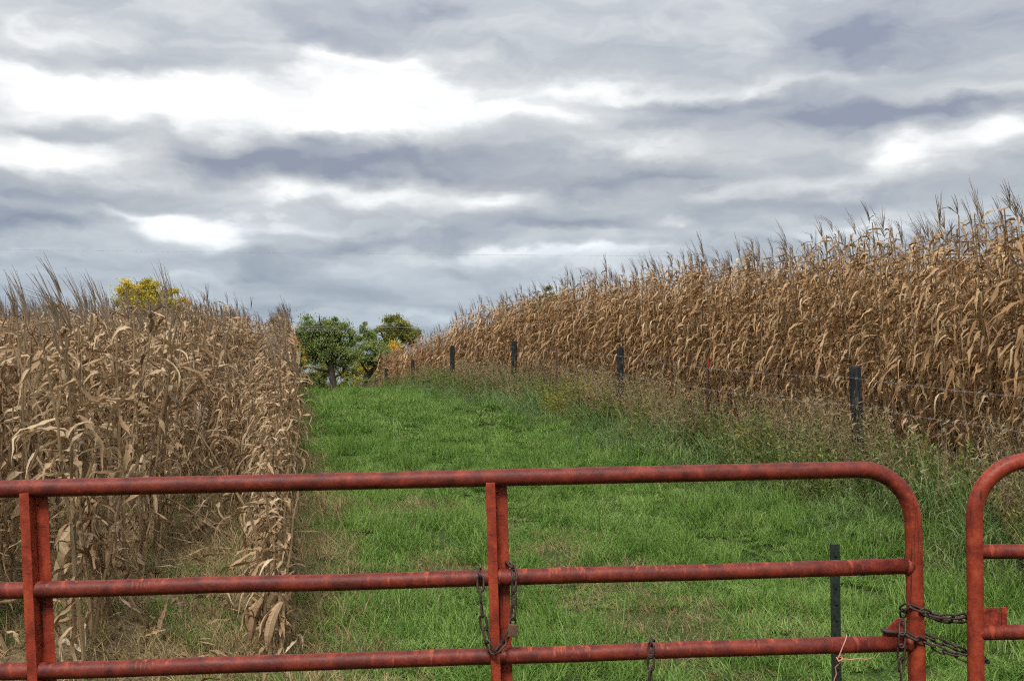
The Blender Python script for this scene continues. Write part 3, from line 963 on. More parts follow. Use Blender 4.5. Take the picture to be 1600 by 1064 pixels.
P, q = grid(.235, lambda Y: row_x(Y) - .1, lambda Y: fence_x(Y) + .1, 2.3, 15.2, lane_dens, 101)
f1 = fbm(P[:, 0], P[:, 1], .9); f2 = fbm(P[:, 0], P[:, 1], 2.6, 7.0)
s_ = np.clip(.95 + 1.1 * f1 + 1.1 * f2, .32, 2.6) * q.uniform(.85, 1.15, len(P)) * (1 - .4 * bare(P[:, 0], P[:, 1])) * (1.12 - .55 * track(P[:, 0], P[:, 1]))
scatter('lane_grass', lawn, P, eul(len(P), q, P=P), np.stack([np.full(len(P), 1.05)] * 2 + [s_], -1), 'short bright green grass covering the near part of the lane', 'grass', 1)
P, q = grid(.42, lambda Y: row_x(Y) - .1, lambda Y: fence_x(Y) + .1, 15.0, 46.0, lane_dens, 102)
f1 = fbm(P[:, 0], P[:, 1], .6); f2 = fbm(P[:, 0], P[:, 1], 1.6, 7.0)
s_ = np.clip(1.0 + .8 * f1 + .8 * f2, .4, 2.2) * q.uniform(.85, 1.15, len(P)) * (1.15 - .65 * track(P[:, 0], P[:, 1]))
scatter('lane_grass', lawn_far, P, eul(len(P), q, P=P), np.stack([np.full(len(P), 1.05)] * 2 + [s_], -1), 'bright green grass on the far crest of the lane', 'grass', 2)
# loose small tufts soften the edges of the sward
def edge_dens(X, Y):
    return np.clip(dryness(X, Y) * (1 - dryness(X, Y)) * 4 * .8 + bare(X, Y) * (1 - bare(X, Y)) * 2.5 + .05, 0, 1) * (1 - sstep(-.8, -.1, (X - fence_x(Y)) * .955))
P, q = grid(.10, lambda Y: row_x(Y) - .2, lambda Y: fence_x(Y), 4.4, 16.0, edge_dens, 112)
scatter('edge_grass', tuft, P, eul(len(P), q), q.uniform(.6, 1.2, len(P)), 'loose green grass tufts between the lane and its dry edges', 'grass', 12)
# scattered longer tufts in the lane
P, q = grid(.22, lambda Y: row_x(Y) + .3, lambda Y: fence_x(Y) - .3, 4.6, 30.0, lambda X, Y: lane_dens(X, Y) * np.clip((fbm(X, Y, 1.3, 3.0) - .10) * 5, 0, .9) * (1 - .8 * track(X, Y)), 103)
scatter('long_lane_grass', clump, P, eul(len(P), q), q.uniform(.6, 1.4, len(P)), 'patches of longer green grass in the lane', 'grass', 3)
# bank of long grass before the fence
def bank_dens(X, Y):
    d = (X - fence_x(Y)) * .955
    return sstep(-1.75, -.95, d + .25 * np.sin(Y * 1.9)) * (1 - sstep(.0, .5, d))
P, q = grid(.26, lambda Y: fence_x(Y) - 2.1, lambda Y: fence_x(Y) + .7, 4.0, 42.0, bank_dens, 104)
d = (P[:, 0] - fence_x(P[:, 1])) * .955
s_ = np.interp(d, [-1.5, -.9, -.2, .6], [.50, .85, 1.25, 1.25]) * q.uniform(.65, 1.15, len(P))
scatter('bank_grass', bankt, P, eul(len(P), q, .3), s_, 'long dark green arching grass along the foot of the fence', 'grass', 4)
# dry grass beside and between the left corn rows
P, q = grid(.24, lambda Y: row_x(Y) - 3.2, lambda Y: row_x(Y) + 1.0, 4.0, 36.0, lambda X, Y: np.clip(dryness(X, Y), 0, 1) * (1 - .5 * sstep(.6, 1.2, row_x(Y) - X)), 105)
s_ = q.uniform(.55, 1.15, len(P)) * np.interp(P[:, 0] - row_x(P[:, 1]), [-3, -.2, .3, .9], [.6, .9, .95, .6])
scatter('dry_grass', dryt, P, eul(len(P), q, .3), s_, 'tan dry grass along the edge of the left corn field', 'grass', 5)
P, q = grid(.24, lambda Y: row_x(Y) - 4.5, lambda Y: row_x(Y) + .9, 3.6, 26.0, lambda X, Y: np.clip(dryness(X, Y), 0, 1), 106)
scatter('fallen_straw', straw, P, eul(len(P), q, .2), q.uniform(.7, 1.2, len(P)), 'fallen straw and dead grass matted under the left corn', 'straw', 6)
P, q = grid(.12, lambda Y: -2.5 - .1 * Y, lambda Y: fence_x(Y), 4.5, 12.0, lambda X, Y: np.clip(bare(X, Y) * 1.2, 0, 1), 107)
scatter('dead_grass', straw, P, eul(len(P), q, .2), q.uniform(.35, .75, len(P)), 'flattened dead grass in worn patches of the lane', 'grass', 7)
P, q = grid(.20, lambda Y: row_x(Y) + .5, lambda Y: fence_x(Y) - .9, 4.4, 18.0, lambda X, Y: np.clip(track(X, Y) * .8 * (fbm(X, Y, 1.0, 5.0) > -.05) + .04, 0, 1), 113)
scatter('track_thatch', straw, P, eul(len(P), q, .2), q.uniform(.22, .42, len(P)), 'thin dead thatch along the faint wheel tracks in the lane', 'grass', 13)
# green shoots in the dry verge
P, q = grid(.16, lambda Y: row_x(Y) - 2.2, lambda Y: row_x(Y) + .9, 4.5, 16.0, lambda X, Y: dryness(X, Y) * (fbm(X, Y, 1.3, 9.0) > .05) * .6, 108)
scatter('verge_grass', clump, P, eul(len(P), q), q.uniform(.4, .8, len(P)), 'sparse green shoots in the dry verge of the left field', 'grass', 8)

# fallen corn leaves and stalk pieces on the ground of the left field
lit = []
for i in range(10):
    v, f, u = LEAVES['low' if i % 2 else 'up'][i]
    lit.append(mesh('fallen_leaf', v * [1, 1, .25], f, M['corn_l'], np.full(len(v), rg.random() * .6), u))
P, q = grid(.15, lambda Y: row_x(Y) - 5.0, lambda Y: row_x(Y) + .15, 5.0, 20.0, lambda X, Y: np.full_like(X, .85), 109)
P[:, 2] += q.uniform(.02, .14, len(P))
scatter('corn_litter', lit, P, np.stack([q.normal(0, .5, len(P)), q.normal(0, .35, len(P)), q.uniform(0, 6.28, len(P))], -1), q.uniform(.5, 1.0, len(P)), 'fallen dry corn leaves littering the ground between left rows', 'litter', 9)

def weed_arrays(r, stems, rad, h0, h1, flecks, fl, fw, spread, start=.25, plume=False):
    V, F, T = [], [], []
    for sidx in range(stems):
        a = r.uniform(0, 6.28); q = rad * math.sqrt(r.random())
        p = np.array([math.cos(a) * q, math.sin(a) * q, 0.])
        h = r.uniform(h0, h1)
        d = np.array([math.cos(a) * spread * r.uniform(.2, 1) - .10, math.sin(a) * spread * r.uniform(.2, 1), 1.])
        d /= np.linalg.norm(d)
        w = .003
        sd = np.array([math.cos(a + 1), math.sin(a + 1), 0])
        tn = r.random()
        pts = []
        k = len(V)
        for i in range(4):
            t = i / 3
            c = p + d * h * t + np.array([-.05, 0, -.05]) * t * t * h
            V += [c - sd * w * (1 - .6 * t), c + sd * w * (1 - .6 * t)]; T += [tn * .4] * 2
            pts.append(c)
        for i in range(3):
            b = k + 2 * i
            F.append((b, b + 1, b + 3, b + 2))
        for j in range(flecks):
            t = start + (1 - start) * r.random()
            i = min(int(t * 3), 2); c = pts[i] + (pts[i + 1] - pts[i]) * (t * 3 - i)
            L = fl * r.uniform(.5, 1.3) * (1.2 - .5 * t)
            aa = r.uniform(0, 6.28); ee = r.uniform(.1, 1.35)
            u = np.array([math.cos(aa) * math.cos(ee), math.sin(aa) * math.cos(ee), math.sin(ee)])
            s_ = np.cross(u, r.normal(0, 1, 3)); s_ /= np.linalg.norm(s_) + 1e-9
            b = len(V)
            ww = fw * r.uniform(.6, 1.2)
            V += [c, c + u * L * .5 + s_ * ww, c + u * L, c + u * L * .5 - s_ * ww]
            F.append((b, b + 1, b + 2, b + 3)); T += [r.random() * .7 + tn * .3] * 4
    return np.array(V), F, T
def weed_mesh(name, mat, *a, **k):
    v, f, t = weed_arrays(*a, **k)
    return mesh(name, v, f, mat, t)
rw = np.random.default_rng(44)
wb = [weed_mesh('brown_weed', M['weed_brown'], rw, 9, .14, .35, .90, 22, .065, .0048, .30) for _ in range(7)]
wg = [weed_mesh('green_weed', M['weed_green'], rw, 8, .16, .30, .68, 24, .085, .0075, .34, .05) for _ in range(6)]
wy = [weed_mesh('goldenrod', M['goldenrod'], rw, 6, .12, .35, .70, 34, .055, .008, .28, .25) for _ in range(5)]
def weed_dens(lo, hi, sn):
    def f(X, Y):
        d = (X - fence_x(Y)) * .955
        return sstep(lo, lo + .5, d) * (1 - sstep(hi - .4, hi, d)) * np.clip((fbm(X, Y, .8, sn) + .16) * 3.5, 0, 1)
    return f
P, q = grid(.17, lambda Y: fence_x(Y) - .8, lambda Y: fence_x(Y) + 1.4, 5.0, 44.0, lambda X, Y: weed_dens(-.75, 1.3, 1.0)(X, Y) * .9, 110)
scatter('brown_weeds', wb, P, eul(len(P), q, .1), q.uniform(.7, 1.25, len(P)), 'thin dry brown weeds tangled along the wire fence', 'weeds', 10)
P, q = grid(.20, lambda Y: fence_x(Y) - 1.3, lambda Y: fence_x(Y) + .9, 5.0, 44.0, lambda X, Y: weed_dens(-1.2, .6, 5.0)(X, Y) * .6, 111)
scatter('green_weeds', wg, P, eul(len(P), q, .1), q.uniform(.7, 1.25, len(P)), 'low green leafy weeds mixed into the fence bank', 'weeds', 11)

P, q = grid(.30, lambda Y: fence_x(Y) - .9, lambda Y: fence_x(Y) + .6, 6.0, 40.0, lambda X, Y: weed_dens(-.8, .5, 12.0)(X, Y) * .22, 114)
scatter('goldenrod_weeds', wy, P, eul(len(P), q, .1), q.uniform(.7, 1.15, len(P)), 'scattered yellowing goldenrod stems in the fence weeds', 'weeds', 14)

# single plants that stand out
def clump_thing(name, meshes, x, y, n, rad, sc, label, cat, group=None, hgt=1.0):
    me_v, me_f, me_t = [], [], []
    k = 0
    q = np.random.default_rng(int(abs(x * 977 + y * 131)) + n)
    for i in range(n):
        src = meshes[q.integers(len(meshes))]
        v = np.empty(len(src.vertices) * 3, np.float32); src.vertices.foreach_get('co', v); v = v.reshape(-1, 3)
        t = np.empty(len(src.vertices), np.float32); src.attributes['tone'].data.foreach_get('value', t)
        fs = [tuple(p.vertices) for p in src.polygons]
        a = q.uniform(0, 6.28); rr = rad * math.sqrt(q.random()); ss = sc * q.uniform(.75, 1.15) * (1 - .35 * rr / rad)
        xx, yy = x + math.cos(a) * rr, y + math.sin(a) * rr
        az = q.uniform(-.8, .8)
        c, s_ = math.cos(az), math.sin(az)
        vv = np.stack([(v[:, 0] * c - v[:, 1] * s_) * ss + xx - x, (v[:, 0] * s_ + v[:, 1] * c) * ss + yy - y, v[:, 2] * ss * hgt + gz(xx, yy) - gz(x, y)], -1)
        me_v.append(vv); me_t.append(t); me_f += [tuple(j + k for j in f) for f in fs]; k += len(vv)
    o = obj(name, mesh(name, np.concatenate(me_v), me_f, meshes[0].materials[0], np.concatenate(me_t)), loc=(x, y, gz(x, y) - .02))
    return tag(o, label, cat, group)
for px, py, Y, n, rad, sc, lab in (
        (1075, 805, 9.6, 8, .16, 1.15, 'dark clump of long grass in the lane just beyond the long gate'),
        (1215, 825, 8.9, 24, .48, 1.05, 'widest mound of long bright grass behind the right end of the long gate'),
        (570, 815, 9.2, 7, .16, 1.05, 'clump of long grass at the lane edge beside the left corn'),
        (690, 800, 9.6, 4, .10, .95, 'small upright grass clump left of the middle gate upright'),
        (520, 1030, 5.9, 6, .14, .9, 'blue-green grass clump at the foot of the near left corn'),
        (880, 835, 8.9, 8, .30, .75, 'low spreading grass clump behind the middle of the gate')):
    p = at(px, py, Y)
    clump_thing('grass_clump', clump, p.x, Y, n, rad, sc, lab, 'grass clump', 'grass clumps in the lane')
for px, Y, n, rad, sc, lab in (
        (910, 17.2, 34, .62, 1.35, 'yellow green goldenrod bush left of the second nearest wooden post'),
        (1195, 12.1, 9, .35, 1.05, 'yellowish goldenrod stems before the fence between the two nearest wooden posts'),
        (950, 15.7, 9, .35, 1.05, 'low goldenrod clump at the foot of the second nearest wooden post')):
    x = (px - 800) / FPX * Y
    clump_thing('goldenrod_bush', wy, x, Y, n, rad, sc, lab, 'bush', 'goldenrod by the fence')
for px, Y, n, rad, sc, lab in (
        (697, 26.2, 9, .42, .95, 'small round green bush on the lane edge near the fence crest'),
        (655, 31.0, 9, .45, 1.25, 'dark green bush against the far fence posts'),
        (885, 17.6, 8, .35, 1.1, 'leafy green bush below the goldenrod by the fence')):
    x = (px - 800) / FPX * Y
    clump_thing('green_bush', wg, x, Y, n, rad, sc, lab, 'bush', 'green bushes by the fence')

# ------------------------------------------------------------------ wire fence on the right
def make_fence():
    root = bpy.data.objects.new('wire_fence', None); COL.objects.link(root)
    root.location = (0, 0, 0)
    tag(root, 'old wire fence with dark wooden posts along the right corn field', 'fence')
    q = np.random.default_rng(70)
    posts = []
    tops = [(8.2 - 3.3, None, 0), (10.3, 1.835, 1), (16.2, 2.24, 2), (21.7, 2.585, 3), (27.1, 2.68, 4), (32.1, 2.43, 5), (36.5, 2.21, 6)]
    lab = {1: 'tallest black weathered wooden post nearest the gate', 2: 'charcoal wooden post beside the goldenrod bush', 3: 'dark wooden post halfway along the fence', 4: 'dark wooden post on the crest'}
    def hgt(Y, top): return gz(fence_x(Y), Y), (top if top is not None else gz(fence_x(Y), Y) + 1.22)
    for Y, top, k in tops:
        g0, t0 = hgt(Y, top)
        x = fence_x(Y)
        mb = MB()
        n = 9
        rad = .062 * q.uniform(.92, 1.08)
        pts, rads = [], []
        lx, ly = q.normal(0, .028), q.normal(0, .03)
        V = []
        prof = [(-.35, 1.0), (.0, 1.04), (.3, 1.0), (.62, .98), (.9, 1.0), (t0 - g0 - .015, .96), (t0 - g0, .86)]
        ph = q.uniform(0, 6.28, n)
        for z, sc in prof:
            for s_ in range(n):
                a = 2 * math.pi * s_ / n
                rr = rad * sc * (1 + .07 * math.sin(ph[s_]) + .02 * math.sin(ph[s_] * 3 + z * 5))
                V.append((math.cos(a) * rr + lx * z, math.sin(a) * rr + ly * z, z + (.02 * math.sin(a * 2 + ph[0]) if z > t0 - g0 - .001 else 0)))
        F = []
        for i in range(len(prof) - 1):
            for s_ in range(n):
                s2 = (s_ + 1) % n
                F.append((i * n + s_, i * n + s2, (i + 1) * n + s2, (i + 1) * n + s_))
        F.append(tuple(range((len(prof) - 1) * n, len(prof) * n)))
        o = obj('wooden_post', mesh('wooden_post', V, F, M['post']), root, (x, Y, g0))
        if k in lab: o['label'] = lab[k]
        posts.append((Y, x, g0, t0))
    steel_y = [(7.4, None), (13.4, 1.99), (19.1, 2.39), (24.6, 2.60), (29.7, 2.53), (34.6, 2.23), (39.1, 2.03), (43.5, None)]
    for i, (Y, top) in enumerate(steel_y):
        g0, t0 = hgt(Y, top)
        x = fence_x(Y)
        h = t0 - g0
        mb = MB()
        T = [(-.02, 0, 0), (.02, 0, 0), (.02, .005, 0), (.0035, .005, 0), (.0035, .032, 0), (-.0035, .032, 0), (-.0035, .005, 0), (-.02, .005, 0)]
        mb.prism(T, (0, 0, -.3), (0, 0, h))
        for z in np.arange(.1, h - .05, .09): mb.box((0, -.006, z), (.012, .010, .02))
        o = obj('steel_post', mb.mesh('steel_post', M['rusty_tpost']), root, (x, Y, g0), (q.normal(0, .02), q.normal(0, .02), q.normal(0, .4)))
        if i == 1:
            mb = MB(); mb.box((0, 0, h - .05), (.046, .014, .13))
            tip = obj('painted_tip', mb.mesh('painted_tip', M['red_tip']), o)
            o['label'] = 'thin steel post with a red painted top'
            mb = MB(); mb.box((.034, .004, h - .11), (.018, .010, .09))
            obj('reflector', mb.mesh('reflector', M['white_tip']), o)
        posts.append((Y, x, g0, t0))
    posts.sort()
    for k, dz in enumerate((.12, .40, .70, .96)):
        pts = []
        for (Y, x, g0, t0), nx in zip(posts, posts[1:] + [None]):
            a = Vector((x - .07, Y - .02, t0 - dz))
            pts.append(a)
            if nx:
                b = Vector((nx[1] - .07, nx[0] - .02, nx[3] - dz))
                for t in (.25, .5, .75):
                    c = a.lerp(b, t); c.z -= .018 * (1 - (2 * t - 1) ** 2) * (1 + .3 * k); pts.append(c)
        mb = MB(); mb.tube(pts, .0016, 5)
        w = obj('wire', mb.mesh('wire', M['wire']), root)
        bm = MB()
        total = 0.0
        for a, b in zip(pts, pts[1:]):
            L = (b - a).length
            if a.y > 17: break
            for j in range(int(L / .13)):
                c = a.lerp(b, (j + .5) / int(L / .13))
                for s_ in (-1, 1):
                    bm.tube([c + Vector((-.012 * s_, 0, -.012)), c + Vector((.012 * s_, 0, .012))], .0012, 3, False)
        obj('barbs', bm.mesh('barbs', M['wire']), w)['kind'] = 'stuff'
make_fence()

# ------------------------------------------------------------------ trees beyond the crest
def crown_arrays(blobs, n, size, r, clumps=46):
    """leaves gathered in clumps inside the union of ellipsoids (centre, radii)"""
    vol = np.array([b[1][0] * b[1][1] * b[1][2] for b in blobs]) ** .8
    vol /= vol.sum()
    C = []
    for _ in range(clumps):
        c, rd = blobs[r.choice(len(blobs), p=vol)]
        d = r.normal(0, 1, 3); d /= np.linalg.norm(d)
        C.append((np.array(c) + d * np.array(rd) * r.uniform(.45, 1.0) ** .6, np.mean(rd) * r.uniform(.28, .55), r.random()))
    k = r.integers(0, clumps, n)
    cc = np.array([C[i][0] for i in k]); cr = np.array([C[i][1] for i in k]); ct = np.array([C[i][2] for i in k])
    d = r.normal(0, 1, (n, 3)); d /= np.linalg.norm(d, axis=1, keepdims=True)
    p = cc + d * (cr * np.abs(r.normal(0, .62, n)))[:, None] * np.array([1.15, 1.15, .85])
    u = r.normal(0, 1, (n, 3)) + [0, 0, -.25]; u /= np.linalg.norm(u, axis=1, keepdims=True)
    s = np.cross(u, r.normal(0, 1, (n, 3)) + [0, 0, .6]); s /= np.linalg.norm(s, axis=1, keepdims=True) + 1e-9
    L = size * r.uniform(.6, 1.3, n)[:, None]
    V = np.stack([p - u * L * .5, p + s * L * .27, p + u * L * .5, p - s * L * .27], 1).reshape(-1, 3)
    F = np.arange(n * 4).reshape(-1, 4)
    T = np.repeat(np.clip(.55 * ct + .45 * r.random(n), 0, 1), 4)
    return V, F, T

def tree(name, base_px, Y, trunk, limbs, blobs, n, size, mat, label, seed, cat='tree', group=None, depth=.8, clumps=46, tr=.16):
    """trunk: list of photo pixels up the trunk; limbs: pixel polylines; blobs: (px, py, rx, ry) at depth Y"""
    r = np.random.default_rng(seed)
    x0 = (base_px - 800) / FPX * Y
    z0 = gz(x0, Y)
    e = bpy.data.objects.new(name, None); COL.objects.link(e); e.location = (x0, Y, z0)
    tag(e, label, cat, group)
    O = Vector((x0, Y, z0))
    mpp = Y / FPX
    pts = [Vector((0, 0, -.15))] + [at(a, b, Y) - O for a, b in trunk]
    mb = MB()
    mb.tube(pts, [tr * (1.15 - .62 * i / (len(pts) - 1)) for i in range(len(pts))], 8)
    t = obj('trunk', mb.mesh('trunk', M['bark'], True), e)
    for li, pl in enumerate(limbs):
        mb = MB()
        dy = r.uniform(-1, 1) * depth * .9
        n_ = len(pl)
        pp = [at(a, b, Y) - O + Vector((0, dy * i / max(1, n_ - 1), 0)) for i, (a, b) in enumerate(pl)]
        mb.tube(pp, [tr * .45 * (1 - .75 * i / (n_ - 1)) for i in range(n_)], 6)
        end, d = pp[-1], (pp[-1] - pp[-2]).normalized()
        for _ in range(6):
            v = (d + Vector(r.normal(0, .7, 3))).normalized() * r.uniform(.3, .8) * (Y / 50)
            a_ = pp[-1].lerp(pp[-2], r.random())
            mb.tube([a_, a_ + v * .5 + Vector((0, 0, .05)), a_ + v], [tr * .16, tr * .11, tr * .04], 4)
        obj('limb', mb.mesh('limb', M['bark'], True), t)
    B = []
    for (bx, by, rx, ry) in blobs:
        c = at(bx, by, Y) - O
        B.append(((c.x, r.uniform(-.4, .4) * depth, c.z), (rx * mpp, (rx + ry) / 2 * mpp * depth, ry * mpp)))
    v, f, tn = crown_arrays(B, int(n * 4.0), size * .58, r, clumps)
    obj('crown', mesh('crown', v, f, M[mat], tn), e)
    return e

tree('green_tree', 523, 50, [(522, 606), (518, 580), (516, 560), (524, 530), (522, 505)],
     [[(517, 575), (500, 556), (488, 540), (478, 520)], [(518, 582), (498, 577), (478, 572), (462, 575)], [(517, 562), (540, 545), (552, 528)], [(520, 590), (532, 585), (540, 578)], [(520, 545), (508, 520), (502, 500)]],
     [(508, 522, 36, 26), (484, 520, 22, 24), (534, 527, 26, 26), (500, 548, 34, 20), (542, 548, 24, 18), (512, 500, 20, 12), (478, 545, 18, 18), (468, 572, 16, 9), (488, 566, 18, 9), (506, 560, 24, 10), (538, 563, 20, 10)],
     15000, .15, 'tree_green', 'spreading dark green tree with forked trunk at the end of the lane', 201, clumps=120, tr=.17)
tree('green_tree', 568, 48, [(570, 600), (577, 585), (586, 574), (592, 560)],
     [[(577, 585), (566, 570), (562, 555)], [(586, 574), (600, 568), (606, 562)], [(590, 562), (580, 545), (576, 528)]],
     [(584, 552, 24, 20), (572, 530, 16, 17), (597, 562, 13, 20), (566, 552, 14, 18), (600, 548, 10, 14), (571, 516, 8, 12)],
     8000, .145, 'tree_green', 'smaller leaning green tree between the forked tree and the far fence post', 202, clumps=60, tr=.15)
tree('olive_tree', 616, 78, [(616, 590), (616, 560), (615, 530)], [[(616, 560), (600, 530), (592, 515)], [(616, 550), (632, 530), (642, 520)]],
     [(614, 508, 24, 18), (634, 519, 20, 13), (600, 524, 20, 16), (626, 530, 26, 16), (614, 545, 22, 16)],
     9000, .24, 'tree_olive', 'yellowish green tree behind the leaning green tree, crossed by power lines', 203, clumps=60, tr=.3)
tree('autumn_tree', 466, 64, [(466, 600), (465, 575), (464, 550)], [[(465, 570), (456, 550), (452, 540)], [(465, 560), (474, 545), (478, 535)]],
     [(463, 540, 14, 16), (456, 555, 12, 14), (470, 560, 12, 14), (476, 530, 8, 10)],
     4200, .20, 'tree_orange', 'orange autumn tree between the left corn and the forked green tree', 204, clumps=34, tr=.14)
tree('autumn_tree', 226, 74, [(226, 590), (226, 540), (225, 500)], [[(226, 540), (200, 490), (192, 460)], [(226, 530), (246, 480), (258, 455)]],
     [(212, 453, 28, 15), (246, 455, 26, 14), (228, 447, 24, 12), (192, 463, 22, 15), (264, 463, 16, 15), (228, 482, 52, 28)],
     9000, .25, 'tree_yellow', 'yellow autumn tree rising above the left corn field', 205, clumps=62, tr=.3)
tree('autumn_tree', 286, 76, [(286, 590), (286, 540), (285, 505)], [[(286, 540), (278, 500), (275, 485)], [(286, 530), (294, 500), (297, 488)]],
     [(283, 474, 13, 10), (292, 488, 14, 16), (275, 492, 14, 14)],
     2600, .24, 'tree_orange', 'small orange tree just right of the yellow tree above the left corn', 206, clumps=26, tr=.2)
tree('olive_tree', 860, 95, [(860, 590), (860, 520), (859, 470)], [[(860, 520), (845, 480), (842, 465)], [(860, 500), (875, 475), (878, 465)]],
     [(859, 459, 8, 14), (850, 478, 22, 16), (868, 480, 20, 16)],
     3600, .28, 'tree_olive', 'tree top just showing above the right corn field', 207, clumps=30, tr=.3)
# undergrowth: single shrubs round the trees
for i, (px, py, rx, ry, Y, mat, n, lab) in enumerate((
        (506, 572, 24, 22, 60, 'tree_olive', 3200, 'tall olive shrub seen under the crown of the forked tree'),
        (586, 580, 22, 18, 60, 'goldenrod', 2400, 'brownish yellow shrub beyond the leaning green tree'),
        (540, 577, 20, 20, 56, 'tree_olive', 2600, 'yellow green shrub behind the forked tree, right of its trunk'),
        (562, 566, 15, 22, 58, 'tree_yellow', 1900, 'bright yellow shrub under the leaning green tree'),
        (480, 585, 18, 18, 57, 'tree_olive', 2200, 'olive shrub left of the forked trunk'),
        (500, 585, 12, 14, 55, 'weed_green', 1300, 'thin dark shrub just left of the forked trunk'),
        (612, 538, 16, 9, 66, 'tree_yellow', 1500, 'bright yellow shrub top behind the far end of the right corn'),
        (616, 548, 12, 10, 64, 'tree_orange', 900, 'orange shrub below the olive tree at the right corn end'),
        (600, 588, 12, 12, 52, 'goldenrod', 1100, 'yellow shrub behind the farthest wooden post'),
        (455, 585, 12, 16, 47, 'drygrass', 1500, 'tan dry brush at the far corner of the left corn'),
        (470, 595, 16, 11, 46, 'drygrass', 1500, 'tan brush in front of the orange tree'),
        (548, 596, 14, 8, 45, 'tree_olive', 1100, 'low leafy shrub right of the forked trunk on the crest'),
        (580, 596, 16, 10, 47, 'weed_green', 1400, 'dark low shrub under the leaning green tree'),
        (440, 545, 10, 20, 66, 'tree_yellow', 1200, 'yellow shrub partly hidden by the left corn edge'))):
    x0 = (px - 800) / FPX * Y
    z0 = gz(x0, Y)
    r_ = np.random.default_rng(300 + i)
    e = bpy.data.objects.new('shrub', None); COL.objects.link(e); e.location = (x0, Y, z0)
    tag(e, lab, 'shrub', 'shrubs round the trees')
    c = at(px, py, Y) - Vector((x0, Y, z0))
    mp = Y / FPX
    B = [((c.x, 0, c.z), (rx * mp, rx * mp, ry * mp)), ((c.x, .2, c.z * .55), (rx * mp * .9, rx * mp, max(.3, c.z * .5)))]
    v, f, tn = crown_arrays(B, int(n * 4.5), .088, r_, 26)
    obj('crown', mesh('crown', v, f, M[mat], tn), e)
    mb = MB()
    for _ in range(6):
        d = Vector((r_.normal(0, .35) * rx * mp, r_.normal(0, .3), 0))
        mb.tube([Vector((0, 0, -.05)) + d * .3, Vector((0, 0, c.z * .5)) + d * .7, Vector((c.x, 0, c.z)) + d], [.022, .016, .008], 4)
    obj('stem', mb.mesh('stem', M['bark']), e)

# ------------------------------------------------------------------ power lines
def pole(px, Y, h, label):
    x = (px - 800) / FPX * Y
    e = bpy.data.objects.new('utility_pole', None); COL.objects.link(e); e.location = (x, Y, gz(x, Y))
    tag(e, label, 'utility pole')
    mb = MB(); mb.tube([(0, 0, -.5), (0, 0, h)], [.10, .07], 8); obj('pole', mb.mesh('pole', M['bark']), e)
    mb = MB(); mb.box((0, 0, h - .35), (.12, 1.8, .12)); obj('crossarm', mb.mesh('crossarm', M['bark']), e)
    return x
YL = 45
wires = [(506.8, 511.5, -.8), (508.8, 513.5, -.3), (511.8, 516.5, .3), (514.8, 519.5, .8)]
cl = ('topmost', 'second', 'third', 'lowest')
for k, (ya, yb, dy) in enumerate(wires):
    a, b = at(250, ya - 3, YL + dy), at(950, yb - 1, YL + dy)
    pts = []
    for i in range(-8, 25):
        t = i / 16
        p = a.lerp(b, t)
        tt = t - math.floor(t)
        p.z -= .10 * (1 - (2 * tt - 1) ** 2)
        pts.append(p)
    mb = MB(); mb.tube(pts, .0030, 4)
    tag(obj('power_line', mb.mesh('power_line', M['cable'])), '%s of the four thin power lines crossing the far trees' % cl[k], 'power line', 'far power lines')
pole(250, YL, at(250, 503, YL).z - gz(at(250, 503, YL).x, YL) + .3, 'utility pole behind the left corn field')
pole(950, YL, at(950, 509, YL).z - gz(at(950, 509, YL).x, YL) + .3, 'utility pole behind the right corn field')
a, b = at(-260, 386, 80), at(1900, 402, 80)
pts = []
for i in range(33):
    t = i / 32; p = a.lerp(b, t); p.z -= .25 * (1 - (2 * t - 1) ** 2); pts.append(p)
mb = MB(); mb.tube(pts, .0055, 4)
tag(obj('overhead_cable', mb.mesh('overhead_cable', M['cable'])), 'single faint overhead cable high across the sky', 'power line')

# ------------------------------------------------------------------ gates
RT = 0.0222
def gate_y(px): return 2.67 + (px - 47) / (1415 - 47) * 0.13
def gp(px, py, dy=0.0):
    return at(px, py, gate_y(px) + dy)
def add_rail(parent, root, a, b, r=RT, sides=20, mat='rail', name='rail'):
    a, b = Vector(a), Vector(b)
    L = (b - a).length
    n = max(2, int(L / .3))
    V = []
    mb = MB()
    q = np.random.default_rng(int(a.z * 1000) + 3)
    mb.tube([Vector((L * i / n, q.normal(0, .0012), q.normal(0, .0012))) for i in range(n + 1)], r, sides)
    o = obj(name, mb.mesh(name, M[mat], True), parent, a - root)
    o.rotation_euler = (b - a).to_track_quat('X', 'Z').to_euler()
    return o

def z_bar(parent, root, top, bot, name='upright'):
    """folded steel upright: front strip, web and rear strip, rails pass through the web"""
    top, bot = Vector(top), Vector(bot)
    w1, w2, t = .026, .031, .003
    f, bk = -.030, .014
    poly = [(-w1, f, 0), (0, f, 0), (0, bk - t, 0), (w2, bk - t, 0), (w2, bk, 0), (-t, bk, 0), (-t, f + t, 0), (-w1 + t, f + t, 0), (-w1 + t, f + .014, 0), (-w1, f + .014, 0)]
    mb = MB()
    d = bot - top
    L = d.length
    n = 10
    V, F = [], []
    m_ = len(poly)
    for i in range(n + 1):
        for p in poly:
            V.append((p[0], p[1], -L * i / n))
    for i in range(n):
        for j in range(m_):
            j2 = (j + 1) % m_
            F.append((i * m_ + j, (i + 1) * m_ + j, (i + 1) * m_ + j2, i * m_ + j2))
    F += [tuple(range(m_)), tuple(range(n * m_, (n + 1) * m_))[::-1]]
    mb.add(V, F)
    o = obj(name, mb.mesh(name, M['stile']), parent, top - root)
    o.rotation_euler = (0, math.atan2(top.x - bot.x, top.z - bot.z), 0)
    return bevel(o, .0015, 2)

